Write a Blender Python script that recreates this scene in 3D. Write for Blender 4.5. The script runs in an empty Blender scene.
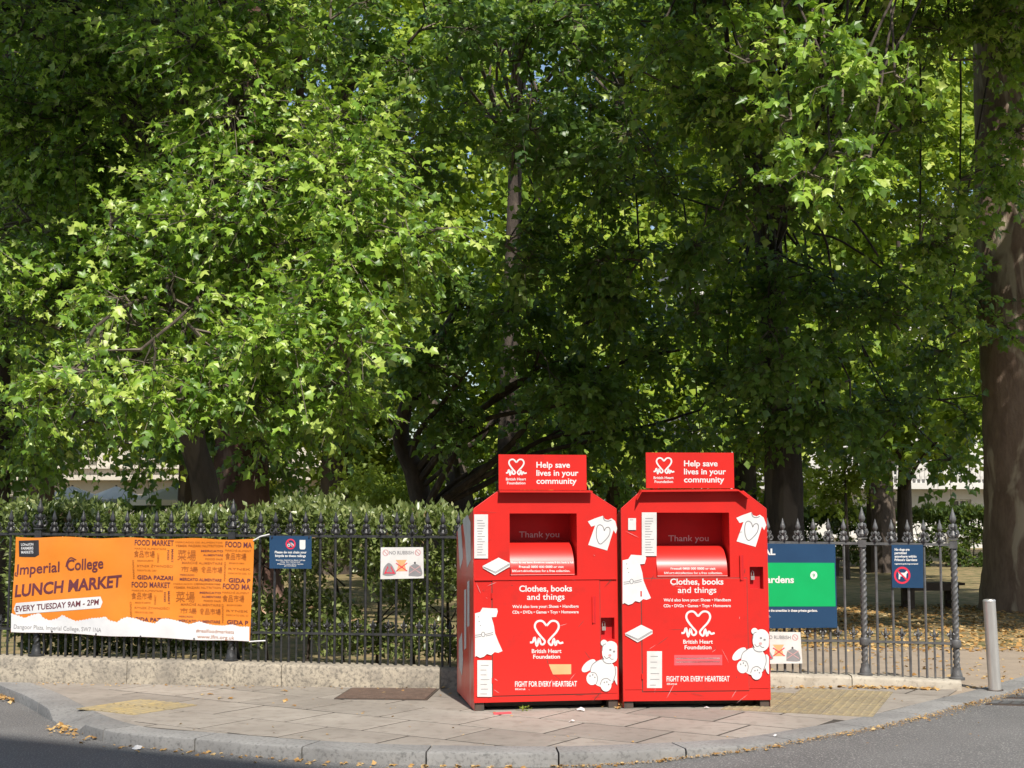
import bpy, math, random
import numpy as np
from mathutils import Vector, Matrix

# ------------------------------------------------------------------ camera, sky, sun, exposure
S = bpy.context.scene
C = S.collection
R = math.radians
rng = np.random.default_rng(11)
random.seed(11)
F = 1400.0                      # focal length in pixels of a 1024 px wide frame
EYE = 1.6
PITCH = math.atan(126 / F)      # the horizon lies 126 px under the middle of the frame

cam = bpy.data.cameras.new('camera')
cam.sensor_width = 36.0
cam.lens = 36.0 * F / 1024
cam.clip_start = 0.1
cam.clip_end = 3000
camo = bpy.data.objects.new('camera', cam)
camo.location = (0, 0, EYE)
camo.rotation_euler = (R(90) + PITCH, 0, 0)
C.objects.link(camo)
S.camera = camo

SUN_EL, SUN_AZ = R(50), R(166)          # azimuth clockwise from +Y: high behind the camera, a little to the right
TO_SUN = Vector((math.sin(SUN_AZ) * math.cos(SUN_EL), math.cos(SUN_AZ) * math.cos(SUN_EL), math.sin(SUN_EL)))
W = bpy.data.worlds.new('World')
S.world = W
W.use_nodes = True
wn = W.node_tree
sky = wn.nodes.new('ShaderNodeTexSky')
sky.sky_type = 'NISHITA'
sky.sun_disc = False
sky.sun_elevation = SUN_EL
sky.sun_rotation = SUN_AZ
sky.air_density = 1.1
sky.dust_density = 1.6
wn.links.new(sky.outputs['Color'], wn.nodes['Background'].inputs['Color'])
wn.nodes['Background'].inputs['Strength'].default_value = 0.13
sl = bpy.data.lights.new('sun', 'SUN')
sl.energy = 5.0
sl.angle = R(0.53)
sl.color = (1.0, 0.945, 0.86)
so = bpy.data.objects.new('sun', sl)
so.rotation_euler = (-TO_SUN).to_track_quat('-Z', 'Y').to_euler()
so.location = (6, -20, 30)
C.objects.link(so)
S.view_settings.view_transform = 'Standard'
S.view_settings.look = 'None'
S.view_settings.gamma = 1.0
S.view_settings.use_curve_mapping = False
S.view_settings.exposure = 0.30
S.cycles.max_bounces = 4
S.cycles.diffuse_bounces = 2
S.cycles.transmission_bounces = 2
S.cycles.use_denoising = True

# ------------------------------------------------------------------ helpers
cp, sp = math.cos(PITCH), math.sin(PITCH)
def ray(px, py):
    u, v = px - 512.0, 384.0 - py
    return Vector((u, F * cp - v * sp, F * sp + v * cp))
def onz(px, py, z=0.0):
    d = ray(px, py)
    return Vector((0, 0, EYE)) + d * ((z - EYE) / d.z)
def ony(px, py, Y):
    d = ray(px, py)
    return Vector((0, 0, EYE)) + d * (Y / d.y)
def onplane(px, py, p, n):
    d = ray(px, py); o = Vector((0, 0, EYE))
    return o + d * ((p - o).dot(n) / d.dot(n))
def project(p):
    x, y, z = p[0], p[1], p[2] - EYE
    dep = y * cp + z * sp
    return 512 + F * x / dep, 384 - F * (z * cp - y * sp) / dep

def link(o, parent=None):
    C.objects.link(o)
    if parent is not None:
        o.parent = parent
    return o
def tag(o, label=None, cat=None, group=None, kind=None):
    if label: o['label'] = label
    if cat: o['category'] = cat
    if group: o['group'] = group
    if kind: o['kind'] = kind
    return o
def empty(name, loc, label=None, cat=None, group=None):
    o = bpy.data.objects.new(name, None)
    o.location = loc
    o.empty_display_size = 0.1
    link(o)
    return tag(o, label, cat, group)
def wloc(o):
    v = Vector(o.location)
    while o.parent is not None:
        o = o.parent
        v = v + Vector(o.location)
    return v
def add_mesh(name, me, mat, parent=None, loc=None, smooth=False):
    if mat is not None and not me.materials:
        me.materials.append(mat)
    if smooth:
        me.polygons.foreach_set('use_smooth', [True] * len(me.polygons))
    o = bpy.data.objects.new(name, me)
    if loc is not None:
        o.location = loc
    return link(o, parent)

class MB:
    """collects vertices and faces in world space; build() makes ONE mesh object"""
    def __init__(self):
        self.v = []; self.f = []
    def add(self, vs, fs):
        n = len(self.v)
        self.v.extend([tuple(p) for p in vs])
        self.f.extend([tuple(i + n for i in q) for q in fs])
        return self
    def box(self, c, s, ax=None):
        ax = ax or (Vector((1, 0, 0)), Vector((0, 1, 0)), Vector((0, 0, 1)))
        c = Vector(c)
        vs = [c + ax[0] * (s[0] / 2 * i) + ax[1] * (s[1] / 2 * j) + ax[2] * (s[2] / 2 * k) for i in (-1, 1) for j in (-1, 1) for k in (-1, 1)]
        return self.add(vs, [(0, 1, 3, 2), (4, 6, 7, 5), (0, 4, 5, 1), (2, 3, 7, 6), (0, 2, 6, 4), (1, 5, 7, 3)])
    def rings(self, rs, cap=True, closed=True):
        """loft a list of equal-length rings"""
        n = len(rs[0]); b = len(self.v); fs = []
        for r in rs: self.v.extend([tuple(p) for p in r])
        for i in range(len(rs) - 1):
            for j in range(n if closed else n - 1):
                a = b + i * n + j; c = b + i * n + (j + 1) % n
                fs.append((a, c, c + n, a + n))
        if cap:
            fs.append(tuple(b + j for j in reversed(range(n))))
            fs.append(tuple(b + (len(rs) - 1) * n + j for j in range(n)))
        self.f.extend(fs)
        return self
    def tube(self, pts, rad, seg=8, cap=True, jit=0.0):
        pts = [Vector(p) for p in pts]
        if not hasattr(rad, '__len__'): rad = [rad] * len(pts)
        rs = []; up = None
        for i, p in enumerate(pts):
            t = (pts[min(i + 1, len(pts) - 1)] - pts[max(i - 1, 0)]).normalized()
            if up is None:
                up = Vector((0, 0, 1)) if abs(t.z) < 0.9 else Vector((1, 0, 0))
            a = t.cross(up)
            if a.length < 1e-5: a = t.orthogonal()
            a.normalize(); b = a.cross(t).normalized(); up = b
            rs.append([p + (a * math.cos(2 * math.pi * k / seg) + b * math.sin(2 * math.pi * k / seg)) * rad[i] * (1 + jit * random.uniform(-1, 1)) for k in range(seg)])
        return self.rings(rs, cap)
    def lathe(self, base, prof, seg=10, ax=None):
        base = Vector(base)
        return self.rings([[base + Vector((r * math.cos(2 * math.pi * k / seg), r * math.sin(2 * math.pi * k / seg), z)) for k in range(seg)] for r, z in prof], True)
    def prism(self, poly, n, depth):
        """poly: list of world points, extruded by depth along n"""
        n = Vector(n)
        a = [Vector(p) for p in poly]; b = [p + n * depth for p in a]; k = len(a)
        return self.add(a + b, [tuple(range(k)), tuple(reversed(range(k, 2 * k)))] + [(i, i + k, (i + 1) % k + k, (i + 1) % k) for i in range(k)])
    def build(self, name, mat, parent=None, smooth=False, origin=None):
        me = bpy.data.meshes.new(name)
        o0 = wloc(parent) if parent is not None else (Vector(origin) if origin is not None else Vector((0, 0, 0)))
        me.from_pydata([(p[0] - o0.x, p[1] - o0.y, p[2] - o0.z) for p in self.v], [], self.f)
        me.validate(); me.update()
        ob = add_mesh(name, me, mat, parent, None if parent is not None else o0, False)
        if smooth:
            import bmesh
            bm = bmesh.new(); bm.from_mesh(me)
            bmesh.ops.recalc_face_normals(bm, faces=bm.faces)
            bm.to_mesh(me); bm.free()
            me.polygons.foreach_set('use_smooth', [True] * len(me.polygons))
            me.set_sharp_from_angle(angle=R(38))
        else:
            import bmesh
            bm = bmesh.new(); bm.from_mesh(me)
            bmesh.ops.recalc_face_normals(bm, faces=bm.faces)
            bm.to_mesh(me); bm.free()
        return ob

# ------------------------------------------------------------------ materials
def nodes(name):
    m = bpy.data.materials.new(name)
    m.use_nodes = True
    return m, m.node_tree, m.node_tree.nodes['Principled BSDF']
def mixcol(nt, fac, a, b, blend='MIX'):
    n = nt.nodes.new('ShaderNodeMix'); n.data_type = 'RGBA'; n.blend_type = blend
    for s, v in ((n.inputs[0], fac), (n.inputs[6], a), (n.inputs[7], b)):
        if hasattr(v, 'links') or isinstance(v, bpy.types.NodeSocket): nt.links.new(v, s)
        elif isinstance(v, (int, float)): s.default_value = v
        else: s.default_value = (*v[:3], 1)
    return n.outputs[2]
def noise(nt, scale, detail=4, rough=0.55, vec=None, dist=0.0):
    n = nt.nodes.new('ShaderNodeTexNoise')
    n.inputs['Scale'].default_value = scale; n.inputs['Detail'].default_value = detail
    n.inputs['Roughness'].default_value = rough; n.inputs['Distortion'].default_value = dist
    if vec is not None: nt.links.new(vec, n.inputs['Vector'])
    return n.outputs[0]
def ramp(nt, src, p0, p1, c0=(0, 0, 0), c1=(1, 1, 1)):
    n = nt.nodes.new('ShaderNodeValToRGB')
    n.color_ramp.elements[0].position = p0; n.color_ramp.elements[1].position = p1
    n.color_ramp.elements[0].color = (*c0, 1); n.color_ramp.elements[1].color = (*c1, 1)
    nt.links.new(src, n.inputs[0])
    return n.outputs[0]
def wpos(nt, scale=None):
    g = nt.nodes.new('ShaderNodeNewGeometry')
    if scale is None: return g.outputs['Position']
    m = nt.nodes.new('ShaderNodeMapping'); m.inputs['Scale'].default_value = scale
    nt.links.new(g.outputs['Position'], m.inputs['Vector'])
    return m.outputs[0]
def bump(nt, bs, h, strength=0.3, dist=0.01):
    b = nt.nodes.new('ShaderNodeBump')
    b.inputs['Strength'].default_value = strength; b.inputs['Distance'].default_value = dist
    nt.links.new(h, b.inputs['Height']); nt.links.new(b.outputs[0], bs.inputs['Normal'])
def surf(name, c1, c2=None, scale=8.0, rough=0.7, c3=None, scale3=60.0, f3=(0.55, 0.7), bmp=0.0, bscale=None, metal=0.0, var=0.0, spec=None, lo=0.35, hi=0.65, coat=0.0, stretch=None):
    m, nt, bs = nodes(name)
    vec = wpos(nt, stretch)
    col = None
    if c2 is not None:
        col = mixcol(nt, ramp(nt, noise(nt, scale, 5, 0.6, vec), lo, hi), c1, c2)
    if c3 is not None:
        col = mixcol(nt, ramp(nt, noise(nt, scale3, 4, 0.6, vec), *f3), col if col is not None else c1, c3)
    if var > 0:
        oi = nt.nodes.new('ShaderNodeObjectInfo')
        mr = nt.nodes.new('ShaderNodeMapRange')
        mr.inputs[3].default_value = 1 - var; mr.inputs[4].default_value = 1 + var
        nt.links.new(oi.outputs['Random'], mr.inputs[0])
        col = mixcol(nt, 1.0, col if col is not None else c1, mr.outputs[0], 'MULTIPLY')
    if col is not None: nt.links.new(col, bs.inputs['Base Color'])
    else: bs.inputs['Base Color'].default_value = (*c1, 1)
    bs.inputs['Roughness'].default_value = rough
    bs.inputs['Metallic'].default_value = metal
    if spec is not None: bs.inputs['Specular IOR Level'].default_value = spec
    if coat: bs.inputs['Coat Weight'].default_value = coat; bs.inputs['Coat Roughness'].default_value = 0.15
    if bmp > 0: bump(nt, bs, noise(nt, bscale or scale * 4, 6, 0.65, vec), bmp)
    return m

def leafmat(name, cols, trans=0.32, tcol=(0.30, 0.42, 0.05), rough=0.42, spec=0.5):
    """tint attribute per leaf picks from dark to light; some light passes through the blade"""
    m, nt, bs = nodes(name)
    at = nt.nodes.new('ShaderNodeAttribute'); at.attribute_name = 'tint'
    cr = nt.nodes.new('ShaderNodeValToRGB'); el = cr.color_ramp.elements
    el[0].color = (*cols[0], 1); el[1].color = (*cols[-1], 1)
    for i, c in enumerate(cols[1:-1]):
        e = el.new((i + 1) / (len(cols) - 1)); e.color = (*c, 1)
    nt.links.new(at.outputs['Fac'], cr.inputs[0])
    nt.links.new(cr.outputs[0], bs.inputs['Base Color'])
    bs.inputs['Roughness'].default_value = rough
    bs.inputs['Specular IOR Level'].default_value = spec
    tr = nt.nodes.new('ShaderNodeBsdfTranslucent')
    tc = mixcol(nt, 0.7, cr.outputs[0], tcol)
    nt.links.new(tc, tr.inputs['Color'])
    mx = nt.nodes.new('ShaderNodeMixShader'); mx.inputs[0].default_value = trans
    nt.links.new(bs.outputs[0], mx.inputs[1]); nt.links.new(tr.outputs[0], mx.inputs[2])
    nt.links.new(mx.outputs[0], nt.nodes['Material Output'].inputs['Surface'])
    return m

def barkmat(name, a, b, c, scale=5.0, patch=2.2):
    m, nt, bs = nodes(name)
    v = wpos(nt, (1, 1, 0.35))
    col = mixcol(nt, ramp(nt, noise(nt, scale, 6, 0.65, v), 0.35, 0.65), a, b)
    col = mixcol(nt, ramp(nt, noise(nt, patch, 3, 0.5, v, 0.8), 0.56, 0.64), col, c)
    nt.links.new(col, bs.inputs['Base Color'])
    bs.inputs['Roughness'].default_value = 0.85
    bump(nt, bs, noise(nt, scale * 4, 6, 0.7, v), 0.8, 0.03)
    return m

M = {}
M['asphalt'] = surf('asphalt', (0.105, 0.102, 0.099), (0.145, 0.141, 0.136), 0.7, 0.85, (0.36, 0.345, 0.325), 80, (0.55, 0.66), 0.6, 150)
M['mortar'] = surf('mortar', (0.04, 0.034, 0.027), (0.065, 0.055, 0.044), 14, 0.95)
M['flag'] = surf('flagstone', (0.242, 0.213, 0.180), (0.305, 0.272, 0.232), 1.4, 0.85, (0.178, 0.154, 0.127), 9, (0.50, 0.78), 0.25, 90, var=0.13)
M['kerb'] = surf('granite_kerb', (0.185, 0.18, 0.172), (0.255, 0.248, 0.235), 2.0, 0.8, (0.10, 0.098, 0.093), 38, (0.50, 0.74), 0.3, 90, var=0.10)
M['tactile'] = surf('buff_concrete', (0.36, 0.27, 0.12), (0.29, 0.24, 0.15), 5, 0.85, (0.21, 0.18, 0.125), 16, (0.48, 0.70), 0.2, 90, var=0.08)
M['tactile_pale'] = surf('faded_buff_concrete', (0.30, 0.24, 0.13), (0.25, 0.205, 0.13), 4, 0.85, (0.18, 0.15, 0.105), 16, (0.46, 0.68), 0.2, 90, var=0.08)
M['coping'] = surf('weathered_limestone', (0.42, 0.365, 0.28), (0.25, 0.22, 0.178), 4, 0.9, (0.145, 0.13, 0.106), 34, (0.46, 0.68), 0.5, 60, lo=0.36, hi=0.64)
M['coping_clean'] = surf('pale_limestone', (0.44, 0.40, 0.325), (0.35, 0.31, 0.25), 5, 0.9, (0.23, 0.205, 0.168), 24, (0.54, 0.7), 0.4, 60)
M['iron'] = surf('black_iron_paint', (0.020, 0.021, 0.022), (0.042, 0.042, 0.043), 20, 0.42, bmp=0.25, bscale=70, spec=0.5)
M['iron_worn'] = surf('worn_iron_paint', (0.075, 0.075, 0.076), (0.12, 0.12, 0.12), 14, 0.42, bmp=0.3, bscale=60, spec=0.55)
M['rust'] = surf('rusty_plate', (0.105, 0.066, 0.048), (0.155, 0.10, 0.074), 12, 0.85, (0.065, 0.05, 0.042), 60, (0.5, 0.7), 0.4, 90)
M['red'] = surf('red_painted_steel', (0.64, 0.022, 0.016), (0.57, 0.021, 0.016), 2.2, 0.38, (0.46, 0.026, 0.020), 6, (0.58, 0.85), 0.06, 5, spec=0.45, coat=0.15)
M['red_in'] = surf('red_steel_inside', (0.56, 0.010, 0.012), (0.46, 0.010, 0.012), 4, 0.5)
M['red_chute'] = surf('red_glossy_flap', (0.62, 0.022, 0.016), (0.56, 0.021, 0.016), 3, 0.38, coat=0.15)
M['red_worn_lifted'] = surf('scuffed_lifted_red', (0.74, 0.065, 0.048), (0.64, 0.09, 0.065), 3.5, 0.34, (0.78, 0.50, 0.45), 4, (0.56, 0.72), 0.1, 40, stretch=(1, 1, 0.3))  # scuffed; its red is also lifted to brighten the shaded side
M['white'] = surf('white_vinyl', (0.74, 0.73, 0.715), (0.66, 0.65, 0.635), 7, 0.45)
M['sticker'] = surf('white_sticker', (0.70, 0.685, 0.665), (0.60, 0.585, 0.565), 9, 0.5)
M['ink'] = surf('dark_ink', (0.06, 0.055, 0.06), (0.08, 0.075, 0.08), 20, 0.6)
M['greyink'] = surf('grey_ink', (0.22, 0.215, 0.22), (0.27, 0.26, 0.27), 20, 0.6)
M['faint'] = surf('faint_print', (0.60, 0.36, 0.36), (0.52, 0.27, 0.27), 20, 0.6)
M['pink'] = surf('pink_strip', (0.80, 0.10, 0.12), (0.72, 0.09, 0.10), 20, 0.5)
M['peach'] = surf('peach_sticker', (0.85, 0.42, 0.20), (0.80, 0.36, 0.16), 10, 0.5)
M['steel_dark'] = surf('dark_bare_steel', (0.05, 0.045, 0.04), (0.09, 0.06, 0.045), 20, 0.6)
M['steel'] = surf('brushed_stainless', (0.66, 0.64, 0.60), (0.56, 0.54, 0.51), 5, 0.36, metal=0.65, stretch=(6, 6, 1))
M['navy'] = surf('navy_sign', (0.014, 0.054, 0.125), (0.012, 0.047, 0.112), 5, 0.42)
M['green'] = surf('green_sign', (0.0, 0.39, 0.11), (0.0, 0.36, 0.10), 5, 0.42)
M['signred'] = surf('sign_red', (0.72, 0.03, 0.07), (0.66, 0.03, 0.065), 8, 0.45)
M['orange'] = surf('orange_banner_pvc', (0.74, 0.235, 0.024), (0.67, 0.205, 0.02), 3, 0.42, bmp=0.25, bscale=4)
M['banner_white'] = surf('white_banner_pvc', (0.70, 0.70, 0.70), (0.61, 0.61, 0.62), 4, 0.45, bmp=0.25, bscale=4)
M['purple'] = surf('plum_print', (0.13, 0.028, 0.04), (0.11, 0.024, 0.035), 10, 0.55)
M['brownprint'] = surf('brown_print', (0.36, 0.10, 0.012), (0.32, 0.085, 0.01), 10, 0.55)
M['blackprint'] = surf('black_print', (0.02, 0.018, 0.02), (0.03, 0.027, 0.03), 10, 0.5)
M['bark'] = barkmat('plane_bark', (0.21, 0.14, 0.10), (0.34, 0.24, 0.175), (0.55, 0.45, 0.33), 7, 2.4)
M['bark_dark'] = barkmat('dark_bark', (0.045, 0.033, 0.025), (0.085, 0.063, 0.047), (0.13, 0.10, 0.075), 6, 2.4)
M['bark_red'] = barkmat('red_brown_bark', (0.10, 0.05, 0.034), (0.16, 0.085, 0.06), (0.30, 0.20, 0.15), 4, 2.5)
M['twig'] = surf('twig_bark', (0.17, 0.14, 0.105), (0.10, 0.08, 0.06), 9, 0.85)
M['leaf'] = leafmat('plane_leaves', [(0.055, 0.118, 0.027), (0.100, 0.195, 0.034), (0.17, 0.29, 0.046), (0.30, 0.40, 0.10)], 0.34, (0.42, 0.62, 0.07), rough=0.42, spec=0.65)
M['leaf_sunlit'] = leafmat('sunlit_plane_leaves', [(0.070, 0.148, 0.022), (0.160, 0.300, 0.034), (0.31, 0.47, 0.052), (0.50, 0.60, 0.14)], 0.34, (0.48, 0.69, 0.06), rough=0.42, spec=0.65)  # plane leaf with a sunlit look lifted into its colour
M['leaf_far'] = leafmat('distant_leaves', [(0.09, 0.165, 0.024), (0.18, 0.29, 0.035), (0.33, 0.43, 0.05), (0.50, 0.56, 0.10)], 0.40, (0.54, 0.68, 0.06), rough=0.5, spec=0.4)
M['leaf_lime'] = leafmat('lime_leaves', [(0.15, 0.23, 0.025), (0.22, 0.31, 0.04), (0.31, 0.38, 0.06)], 0.4, (0.5, 0.6, 0.08), rough=0.5)
M['leaf_dark'] = leafmat('dark_leaves', [(0.045, 0.08, 0.022), (0.075, 0.125, 0.03), (0.12, 0.18, 0.04)], 0.4, (0.35, 0.45, 0.07), rough=0.5, spec=0.6)
M['leaf_hedge'] = leafmat('hedge_leaves', [(0.09, 0.125, 0.038), (0.17, 0.22, 0.065), (0.28, 0.325, 0.11), (0.42, 0.43, 0.20), (0.60, 0.36, 0.22)], 0.32, rough=0.38, spec=0.8)
M['petal'] = surf('white_petals', (0.75, 0.73, 0.70), (0.65, 0.62, 0.58), 20, 0.6)
M['dead'] = leafmat('dead_leaves', [(0.27, 0.14, 0.045), (0.42, 0.24, 0.08), (0.54, 0.34, 0.13), (0.60, 0.45, 0.23)], 0.15, (0.4, 0.25, 0.05), 0.7, 0.2)
M['lawn'] = surf('dry_lawn', (0.20, 0.16, 0.07), (0.31, 0.22, 0.11), 1.2, 0.95, (0.09, 0.095, 0.03), 4, (0.45, 0.65), 0.6, 40)
M['gpath'] = surf('garden_path', (0.345, 0.275, 0.205), (0.28, 0.225, 0.168), 3, 0.95, (0.22, 0.178, 0.13), 70, (0.55, 0.7), 0.3, 100)
M['stucco'] = surf('white_stucco', (0.62, 0.60, 0.565), (0.54, 0.525, 0.495), 0.6, 0.85)
M['cream'] = surf('cream_stucco', (0.56, 0.51, 0.43), (0.48, 0.44, 0.37), 0.7, 0.85)
M['brick_far'] = surf('brown_brick', (0.27, 0.16, 0.105), (0.21, 0.125, 0.085), 3, 0.9)
M['glass'] = surf('dark_window_glass', (0.015, 0.02, 0.025), (0.03, 0.036, 0.04), 0.5, 0.08, spec=0.6)
M['wframe'] = surf('white_window_frame', (0.70, 0.69, 0.67), (0.64, 0.63, 0.61), 3, 0.6)
M['slate'] = surf('roof_slate', (0.10, 0.105, 0.115), (0.07, 0.075, 0.085), 3, 0.7)
M['parasol'] = surf('cream_parasol_cloth', (0.82, 0.78, 0.68), (0.76, 0.72, 0.63), 3, 0.85)
M['wood'] = surf('dark_bench_wood', (0.055, 0.038, 0.026), (0.085, 0.06, 0.042), 7, 0.75)
M['lampglass'] = surf('lantern_glass', (0.55, 0.56, 0.55), (0.48, 0.5, 0.5), 5, 0.15)

# ------------------------------------------------------------------ the setting: ground, road, kerb, pavement, garden
def catmull(P, n=12):
    P = [Vector(p) for p in P]; out = []
    Q = [P[0] * 2 - P[1]] + P + [P[-1] * 2 - P[-2]]
    for i in range(1, len(Q) - 2):
        for k in range(n):
            t = k / n
            out.append(0.5 * ((2 * Q[i]) + (Q[i + 1] - Q[i - 1]) * t + (2 * Q[i - 1] - 5 * Q[i] + 4 * Q[i + 1] - Q[i + 2]) * t * t + (3 * Q[i] - Q[i - 1] - 3 * Q[i + 1] + Q[i + 2]) * t ** 3))
    return out + [P[-1]]
def resample(P, step):
    d = [0.0]
    for a, b in zip(P, P[1:]): d.append(d[-1] + (b - a).length)
    n = max(1, int(round(d[-1] / step))); out = []; j = 0
    for i in range(n + 1):
        s = d[-1] * i / n
        while j < len(d) - 2 and d[j + 1] < s: j += 1
        t = (s - d[j]) / max(1e-9, d[j + 1] - d[j])
        out.append(P[j].lerp(P[j + 1], min(1, max(0, t))))
    return out
def flat(p, z=0.0): return Vector((p[0], p[1], z))

kp = [(0, 685), (27, 696), (49, 708.5), (78, 722), (123, 733), (200, 739), (280, 745.7), (380, 751), (460, 752.6), (560, 753.4), (640, 751), (740, 746), (790, 740), (830, 733), (870, 726), (920, 714.5), (960, 704), (1000, 694), (1024, 687)]
kw = [flat(onz(*p)) for p in kp]
kw = [kw[0] + Vector((-9.0, 13.5, 0)), kw[0] + Vector((-3.0, 4.4, 0)), kw[0] + Vector((-0.9, 1.35, 0))] + kw + [kw[-1] + Vector((1.6, 2.1, 0)), kw[-1] + Vector((5.5, 7.5, 0)), kw[-1] + Vector((14, 21, 0))]
KERB = resample(catmull(kw, 14), 0.11)
def knormal(i):
    t = (KERB[min(i + 1, len(KERB) - 1)] - KERB[max(i - 1, 0)]).normalized()
    return Vector((t.y, -t.x, 0))            # points to the road
KN = [knormal(i) for i in range(len(KERB))]
KIN = [p - n * 0.28 for p, n in zip(KERB, KN)]
def road_z(p):
    a = min(1, max(0, (p.x - 0.5) / 1.6)); a = a * a * (3 - 2 * a)
    return -0.088 + 0.070 * a
drop0, drop1 = onz(38, 711), onz(80, 722)
def kerb_drop(p):
    """how far the kerb top is lowered (the dropped kerb at the left)"""
    a = (p - flat((drop0 + drop1) / 2)).length
    return max(0.0, min(1.0, (0.50 - a) / 0.14)) * 0.074

ground = MB().add([(-900, -900, -0.5), (900, -900, -0.5), (900, 1500, -0.5), (-900, 1500, -0.5)], [(0, 1, 2, 3)]).build('ground', M['lawn'])
tag(ground, kind='structure')

rows = [-0.06, 0.1, 0.35, 0.8, 1.6, 3.0, 6, 12, 30, 80]
mb = MB(); cen = Vector((0, 17, 0)); rr = []
for r in rows:
    ring = []
    for p, n in zip(KERB[::3], KN[::3]):
        q = p + n * r if r < 1 else p + (n * 0.5 + (p - cen).normalized() * 0.5).normalized() * r
        z = road_z(p); z = z + (-0.075 - z) * min(1, max(0, r) / 5.0)
        ring.append(flat(q, z))
    rr.append(ring)
mb.rings(rr, cap=False, closed=False)
tag(mb.build('road', M['asphalt'], smooth=True), kind='structure')

# the wall line: front edge of the coping stones, top at 0.16 m
CT = 0.16
w0, w1, w2, w3, w4 = onz(2, 657, 0.232), onz(440, 668.5, 0.178), onz(770, 674.2, 0.122), onz(852, 676.4, 0.095), onz(962, 681.2, 0.072)
WTOP = [(w0.x, 0.232), (w1.x, 0.178), (w2.x, 0.122), (w3.x, 0.095), (w4.x, 0.072)]      # the pavement rises to the right, the coping does not
def ctop(p):
    x = p[0]
    if x <= WTOP[0][0]: return WTOP[0][1]
    for (a, za), (b, zb) in zip(WTOP, WTOP[1:]):
        if x <= b: return za + (zb - za) * (x - a) / (b - a)
    return WTOP[-1][1]
wa = w0 + (w0 - w1).normalized() * 0.25
wm = w1 + (w1 - w0).normalized() * 1.25
WALL = [flat(p) for p in (wa + Vector((-4.5, 6.6, 0)), wa + Vector((-0.5, 0.62, 0)), wa, w1, wm, w2, w3, w4)]
def offset_line(P, d):
    out = []
    for i, p in enumerate(P):
        t0 = (p - P[i - 1]).normalized() if i > 0 else (P[1] - p).normalized()
        t1 = (P[i + 1] - p).normalized() if i < len(P) - 1 else t0
        n0, n1 = Vector((-t0.y, t0.x, 0)), Vector((-t1.y, t1.x, 0))
        m = (n0 + n1).normalized()
        out.append(p + m * (d / max(0.3, m.dot(n0))))
    return out
WMID = offset_line(WALL, 0.15)
WBACK = offset_line(WALL, 0.30)

def kidx(px, py):
    q = flat(onz(px, py)); return min(range(len(KERB)), key=lambda i: (KERB[i] - q).length)
kj = kidx(975, 700)
right_edge = KIN[kj:]
lawn_poly = [flat(p, -0.02) for p in WMID] + [flat(p, -0.02) for p in right_edge[::4]] + [Vector((60, 50, -0.02)), Vector((120, 160, -0.02)), Vector((-120, 160, -0.02)), Vector((-60, 45, -0.02))]
tag(MB().add(lawn_poly, [tuple(range(len(lawn_poly)))]).build('lawn', M['lawn']), kind='structure')
re2 = [p for p in right_edge if p.y < 16.6]
path_poly = [flat(p, -0.013) for p in WMID[4:]] + [flat(p, -0.013) for p in re2[::3]] + [Vector((9.5, 16.9, -0.013)), Vector((5.5, 16.7, -0.013)), Vector((2.5, 16.9, -0.013)), Vector((-1.0, 16.6, -0.013))]
tag(MB().add(path_poly, [tuple(range(len(path_poly)))]).build('garden_path', M['gpath']), kind='structure')

pav_pts = [flat(p, -0.003) for p in KIN[:kj + 1:3]] + [flat(KIN[kj], -0.003)] + [flat(p, -0.003) for p in reversed(WMID[1:])]
pavement = MB().add(pav_pts, [tuple(range(len(pav_pts)))]).build('pavement', M['mortar'])
tag(pavement, kind='structure')

# kerb stones
kerb_root = empty('kerb', KERB[len(KERB) // 2]); tag(kerb_root, kind='structure')
i = 0; per = 8
while i + per < len(KERB):
    idx = list(range(i, i + per + 1)); mb = MB(); rs = []
    for q, j in enumerate(idx):
        e = 0.006 if q == 0 else (-0.006 if q == len(idx) - 1 else 0)
        t = Vector((-KN[j].y, KN[j].x, 0)) * e
        o, n = KERB[j] + t, KN[j]
        dz = kerb_drop(KERB[j]); b = 0.016
        hgt = road_z(KERB[j])
        rs.append([flat(o - n * 0.275, 0.001), flat(o - n * b, 0.001 - dz), flat(o - n * b * 0.3, -b * 0.3 - dz), flat(o, -b - dz), flat(o + n * 0.004, min(hgt, -b - dz) - 0.06), flat(o - n * 0.275, -0.15)])
    mb.rings(rs, True)
    mb.build('kerb_stone', M['kerb'], kerb_root, smooth=True)
    i += per

# flagstones, laid on the skew, cut to the kerb and the wall
def clip(poly, p, n):
    out = []
    for a, b in zip(poly, poly[1:] + poly[:1]):
        da, db = (a - p).dot(n), (b - p).dot(n)
        if da >= 0: out.append(a)
        if (da >= 0) != (db >= 0): out.append(a.lerp(b, da / (da - db)))
    return out
def cut(poly):
    c = sum(poly, Vector((0, 0, 0))) / len(poly)
    for _ in range(1):
        near = sorted(range(0, kj + 9), key=lambda i: (KIN[i] - c).length)[0]
        for i in range(max(0, near - 9), min(len(KIN), near + 10), 3):
            poly = clip(poly, KIN[i], -KN[i])
            if len(poly) < 3: return []
    best = None
    for a, b in zip(WMID[1:], WMID[2:]):
        t = max(0, min(1, (c - a).dot(b - a) / (b - a).length_squared)); q = a.lerp(b, t)
        if best is None or (c - q).length < best[0]: best = ((c - q).length, a, (b - a).normalized())
    t = best[2]; poly = clip(poly, best[1], Vector((t.y, -t.x, 0)))
    if len(poly) < 3: return []
    end = Vector((KIN[kj] - WMID[-1])); e = Vector((-end.y, end.x, 0)).normalized()
    if (Vector((0, 10.5, 0)) - WMID[-1]).dot(e) < 0: e = -e
    return clip(poly, flat(WMID[-1]), e)
def area(poly):
    return abs(sum(a.x * b.y - b.x * a.y for a, b in zip(poly, poly[1:] + poly[:1]))) / 2
ang = R(-33)
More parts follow.
